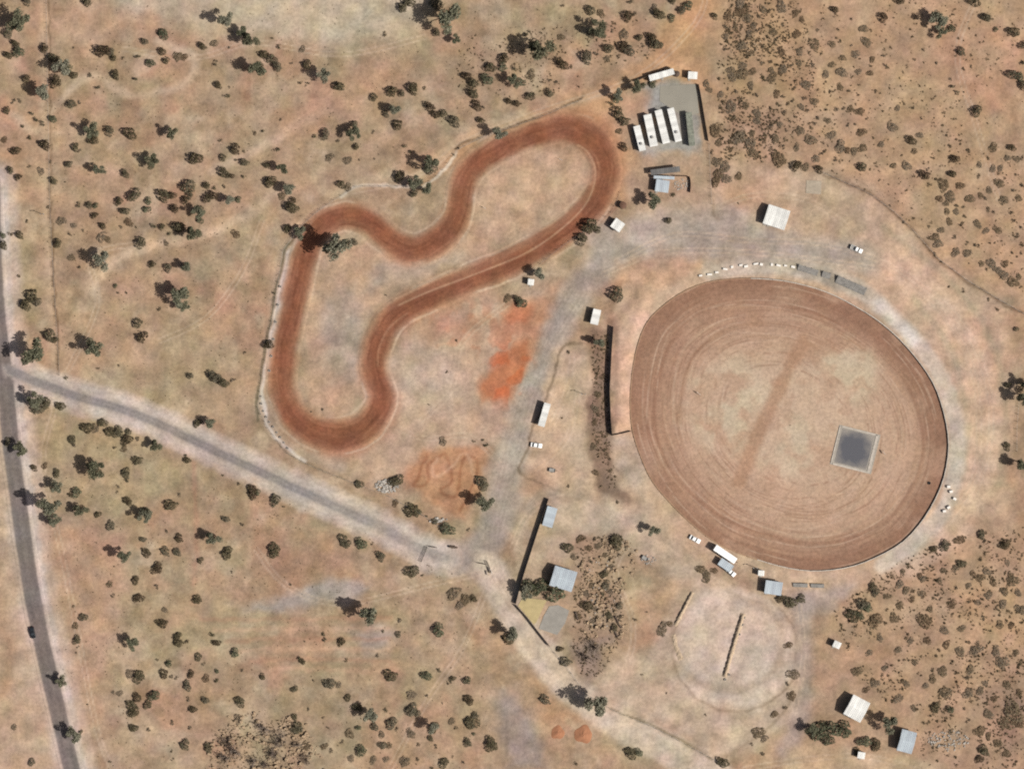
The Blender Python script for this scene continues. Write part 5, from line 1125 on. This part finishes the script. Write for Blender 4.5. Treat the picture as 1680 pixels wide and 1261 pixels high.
# ------------------------------------------------------------------ plants: each where it stands
MARKS = [('fork of the two sealed roads', 25, 612), ('black car on the main road', 54, 1037), ('round green crown in the top field', 267, 57), ('lower loop of the kart track', 550, 717), ('upper bend of the kart track', 960, 205),
 ('big tree overhanging the kart track', 545, 400), ('entrance gates', 740, 905), ('pair of orange mounds', 935, 1203), ('yellow sand patch', 873, 1000), ('blue-white roofed house', 924, 948), ('square clubhouse', 1273, 357),
 ('white ute by the stands', 1405, 409), ('middle berm of the dirt arena', 1200, 1058), ('long white trailer', 1189, 908), ('shade tree by the practice track', 785, 808), ('longest bench stand', 1397, 466), ('five cabins', 1090, 212),
 ('cream container', 1085, 124), ('dark carport', 1091, 281), ('white diagonal hut', 1013, 370), ('tiny toilet block', 871, 463), ('site office', 977, 520), ('long narrow building', 893, 680), ('workshop', 902, 847), ('scorers hut', 1268, 963),
 ('big white farm shed', 1404, 1160), ('blue-grey roofed house', 1486, 1214), ('pale scrap spread', 1556, 1214), ('white pump shed', 1372, 1056), ('heap of white rubble', 634, 797), ('pale pad near the scrub', 1335, 307),
 ('pale-crowned west field tree', 305, 490), ('bare-looking tree of the south field', 600, 1005), ('grey thicket at the bottom edge', 430, 1220), ('pale sand flat at the top edge', 480, 35), ('orange patch by the gravel road', 830, 615),
 ('old fence pole in the west field', 72, 352), ('gum group beside the main road', 90, 830), ('grey gravel patch', 520, 975), ('round purple-brown scrub bush', 1462, 207), ('tall tree atop the north-east scrub', 1530, 35),
 ('bend of the boundary fence', 1540, 425), ('east wall of the oval', 1556, 735), ('north-east picture corner', 1670, 10), ('south-east picture corner', 1665, 1245), ('south-west picture corner', 10, 1250),
 ('north-west picture corner', 10, 10), ('north end of the scrub fence', 1200, 20), ('kart track west straight', 470, 540), ('middle dip of the kart track', 690, 420), ('middle of the access road', 340, 733), ('upper west field hollow', 160, 215),
 ('dense middle of the west field', 300, 320), ('west side of the north field', 400, 110), ('middle of the north field', 600, 170), ('east side of the north field', 900, 80), ('sandy scrub clearing', 1600, 120),
 ('pale south-east clearing', 1600, 1010), ('red-brown south-east thicket', 1650, 1165), ('southern stretch of the main road', 105, 1200), ('middle of the south-west field', 270, 1040), ('south field rows', 560, 1090), ('round dark shrub above the bottom edge', 800, 1218),
 ('practice track', 725, 785), ('spectator bank', 1020, 620), ('dark shrub row on the lower verge', 560, 885), ('white car by the kerb line', 880, 730), ('south-western verge of the access road', 170, 705), ('scrubby yard', 985, 960), ('tall tree on the bottom fence', 962, 1145)]
DIRS = ['east', 'south-east', 'south', 'south-west', 'west', 'north-west', 'north', 'north-east']
allp = []
for (ox, oy), txt in PLANTS.items():
    for s_ in txt.replace('\n', '').split(';'):
        x, y, r, kd = s_.split(); x, y, r = float(x), float(y), float(r)
        px, py = ox + x / 3.99, oy + y / 3.99
        R = r / 3.99 * S                                     # metres, half-width of the mark in the photograph
        if kd == 'd' and r >= 48: kd = 't'; R *= .95
        if kd == 't':
            R *= 1.22; off = 1.35 * R / math.tan(ce) * .80; hgt = 1.0
        elif kd == 'd': R *= 1.18; off = .42 * R; hgt = 1.25 if py < 640 else .72
        elif kd == 'b': R *= 1.12; off = .08 * R; hgt = .36
        elif kd == 'g': R *= 1.15; off = 0.0; hgt = .9
        else: R *= 1.25; off = .2 * R; hgt = 1.2
        R *= random.uniform(.82, 1.16)
        px += off / S * .94; py += off / S * .34              # its foot stands towards the sun from its shadow
        allp.append([px, py, R, hgt, kd])
allp.sort(key=lambda q: -q[2])
cnt = {}; singles = []; rest = []
LIMIT = {'t': 120, 'd': 290, 'g': 90, 'b': 285, 'x': 30}
for q in allp:
    inside = -4 < q[0] < 1684 and -4 < q[1] < 1265
    cnt[q[4]] = cnt.get(q[4], 0) + 1
    (singles if cnt[q[4]] <= LIMIT[q[4]] and inside else rest).append(q)
def words_for(q):
    R, kd = q[2], q[4]
    if kd == 't': return ('large grey-green tree' if R > 5 else 'grey-green tree' if R > 4 else 'small grey-green tree'), 'tree'
    if kd == 'd': return ('broad dark shrub' if R > 2.4 else 'dark shrub' if R > 1.6 else 'small dark shrub'), 'shrub'
    if kd == 'g': return ('broad green shrub' if R > 2.6 else 'green shrub' if R > 1.8 else 'small green shrub'), 'shrub'
    if kd == 'b': return ('broad dry brown bush' if R > 2.3 else 'dry brown bush' if R > 1.6 else 'small dry brown bush'), 'bush'
    return 'bare grey bush', 'bush'
buckets = {}
for q in singles:
    nm, dx, dy, dd = min(((m[0], q[0] - m[1], q[1] - m[2], math.hypot(q[0] - m[1], q[1] - m[2])) for m in MARKS), key=lambda m: m[3])
    d8 = DIRS[int(round(math.atan2(dy, dx) / (math.pi / 4))) % 8]
    w_, cat = words_for(q); q += [w_, cat, nm, d8, dd]
    buckets.setdefault((w_, nm, d8), []).append(q)
GROUPS = {'t': 'trees scattered over the grounds and fields', 'd': 'dark shrubs scattered over the fields', 'g': 'green shrubs scattered over the fields', 'b': 'dry brown bushes of the scrub', 'x': 'bare grey bushes of the thickets'}
rnd = random.Random(5)
for (w_, nm, d8), items in buckets.items():
    items.sort(key=lambda q: q[-1])
    for i, q in enumerate(items):
        px, py, R, hgt, kd = q[:5]
        if len(items) == 1: label = f'{w_} to the {d8} of the {nm}'
        else: label = f'{w_} {d8} of the {nm}, {ORD[i]} one out'
        if len(label.split()) > 16: label = label.replace(' to the ', ' ').replace(' one out', ' out').replace(' of the ', ' of ', 1)
        rz = rnd.uniform(0, 6.28); e = rnd.uniform(.86, 1.16)
        loc = (wx(px), wy(py), -.02)
        if kd == 't':
            t = empty('tree', px, py); t.rotation_euler = (0, 0, rz); t.scale = (R * e, R / e, R * hgt)
            t.scale.z *= rnd.uniform(.8, 1.15); cr, tk = TREES[rnd.randrange(len(TREES))]
            for part, me in (('trunk', tk), ('crown', cr)):
                o = bpy.data.objects.new(part, me); COL.objects.link(o); o.parent = t
        else:
            me = PROTO[kd][rnd.randrange(len(PROTO[kd]))]
            t = bpy.data.objects.new('bush' if kd in 'bx' else 'shrub', me); COL.objects.link(t)
            t.location = loc; t.rotation_euler = (0, 0, rz); t.scale = (R * e, R / e, R * hgt)
        tag(t, label, q[6], GROUPS[kd])
# the smallest scrub, too many to count, and dry tussocks between
def join_plants(name, items, label, cat):
    V, F, A, MI = [], [], [], []; mats = [M['brown_leaf'], M['dark_leaf'], M['dark_bark'], M['straw']]
    n = 0
    for (px, py, R, hgt, kd, N, size) in items:
        slot = {'b': 0, 'd': 1, 'g': 1, 'x': 0, 's': 3}[kd]
        cl = [(rnd.uniform(-.5, .5), rnd.uniform(-.5, .5), rnd.uniform(.25, .6) * hgt, .45) for _ in range(3)]
        v, f, a_ = leaf_quads([(wx(px) + c[0] * R, wy(py) + c[1] * R, c[2] * R) for c in clump_points(cl, N, rnd)], size * R, rnd)
        tint = rnd.random()
        V += [tuple(q) for q in v]; F += [tuple(i + n for i in q) for q in f]; A += [.5 * x + .5 * tint for x in a_]; MI += [slot] * len(f); n += len(v)
    me = bpy.data.meshes.new(name); me.from_pydata(V, [], F)
    for m in mats: me.materials.append(m)
    me.polygons.foreach_set('material_index', MI)
    at = me.attributes.new('leaf', 'FLOAT', 'POINT'); at.data.foreach_set('value', A); me.update()
    o = bpy.data.objects.new(name, me); COL.objects.link(o); return tag(o, label, cat, kind='stuff')
join_plants('undergrowth', [(q[0], q[1], q[2], q[3], q[4] if q[4] != 't' else 'd', 22, .16) for q in rest], 'small low scrub growing between the larger bushes', 'undergrowth')
NE = np.array([(1170, -20), (1700, -20), (1700, 490), (1600, 440), (1520, 390), (1440, 320), (1360, 285), (1200, 262)]); SE = np.array([(1440, 940), (1540, 885), (1700, 860), (1700, 1280), (1520, 1280), (1500, 1190), (1420, 1120), (1360, 1010)])
YARD = np.array([(945, 880), (1020, 880), (1020, 1050), (985, 1110), (955, 1110), (940, 1060)]); WF = np.array([(60, -20), (700, -20), (1000, 20), (960, 150), (780, 200), (560, 300), (470, 380), (420, 620), (400, 700), (120, 620), (60, 400)])
SF = np.array([(110, 680), (330, 760), (640, 890), (780, 960), (820, 1270), (140, 1270), (60, 900)]); VEG = np.array([(972, 550), (998, 545), (1000, 720), (1015, 800), (1000, 800), (972, 720)])
tuft = []
rs = np.random.RandomState(3)
def scatter(poly, n, r0, r1, kinds, power=1.0, thr=.48):
    lo, hi = poly.min(0), poly.max(0); got = 0
    while got < n:
        P = rs.rand(4000, 2) * (hi - lo) + lo
        ok = (poly_sd(P[:, 0], P[:, 1], poly) < 0) & (fbm(P[:, 0], P[:, 1], 46, 3, 95) + .22 * rs.rand(4000) > thr + .08)
        for x, y in P[ok][: n - got]:
            tuft.append((x, y, r0 + (r1 - r0) * rs.rand() ** 2, .45, kinds[rs.randint(len(kinds))], 4 if r0 < .5 else 14, .38 if r0 < .5 else .19))
        got += int(ok.sum())
scatter(NE, 1300, .2, .55, 'bs'); scatter(np.array([(1180, -20), (1310, -20), (1340, 120), (1300, 270), (1190, 262)]), 800, .3, .8, 'bbs', thr=.4); scatter(np.array([(1176, -20), (1260, -20), (1300, 60), (1290, 180), (1260, 262), (1180, 262)]), 380, .6, 1.2, 'bbd', thr=.42)
scatter(SE, 1500, .25, .7, 'bbs'); scatter(SE, 420, .7, 1.25, 'bbd', thr=.46); scatter(NE, 260, .6, 1.0, 'bbb', thr=.5); scatter(YARD, 520, .3, .8, 'bs', thr=.4); scatter(WF, 1100, .2, .42, 'ss'); scatter(SF, 1100, .2, .42, 'ss'); scatter(VEG, 420, .3, .75, 'bs', thr=.34)
scatter(np.array([(750, 60), (1060, 30), (1080, 90), (960, 140), (800, 190), (750, 150)]), 420, .3, .8, 'bss', thr=.42)
scatter(np.array([(350, 1180), (500, 1180), (520, 1265), (340, 1265)]), 350, .3, .7, 'bxs', thr=.4)
join_plants('dry_grass', tuft, 'dry grass tussocks and seedlings between the shrubs', 'grass')
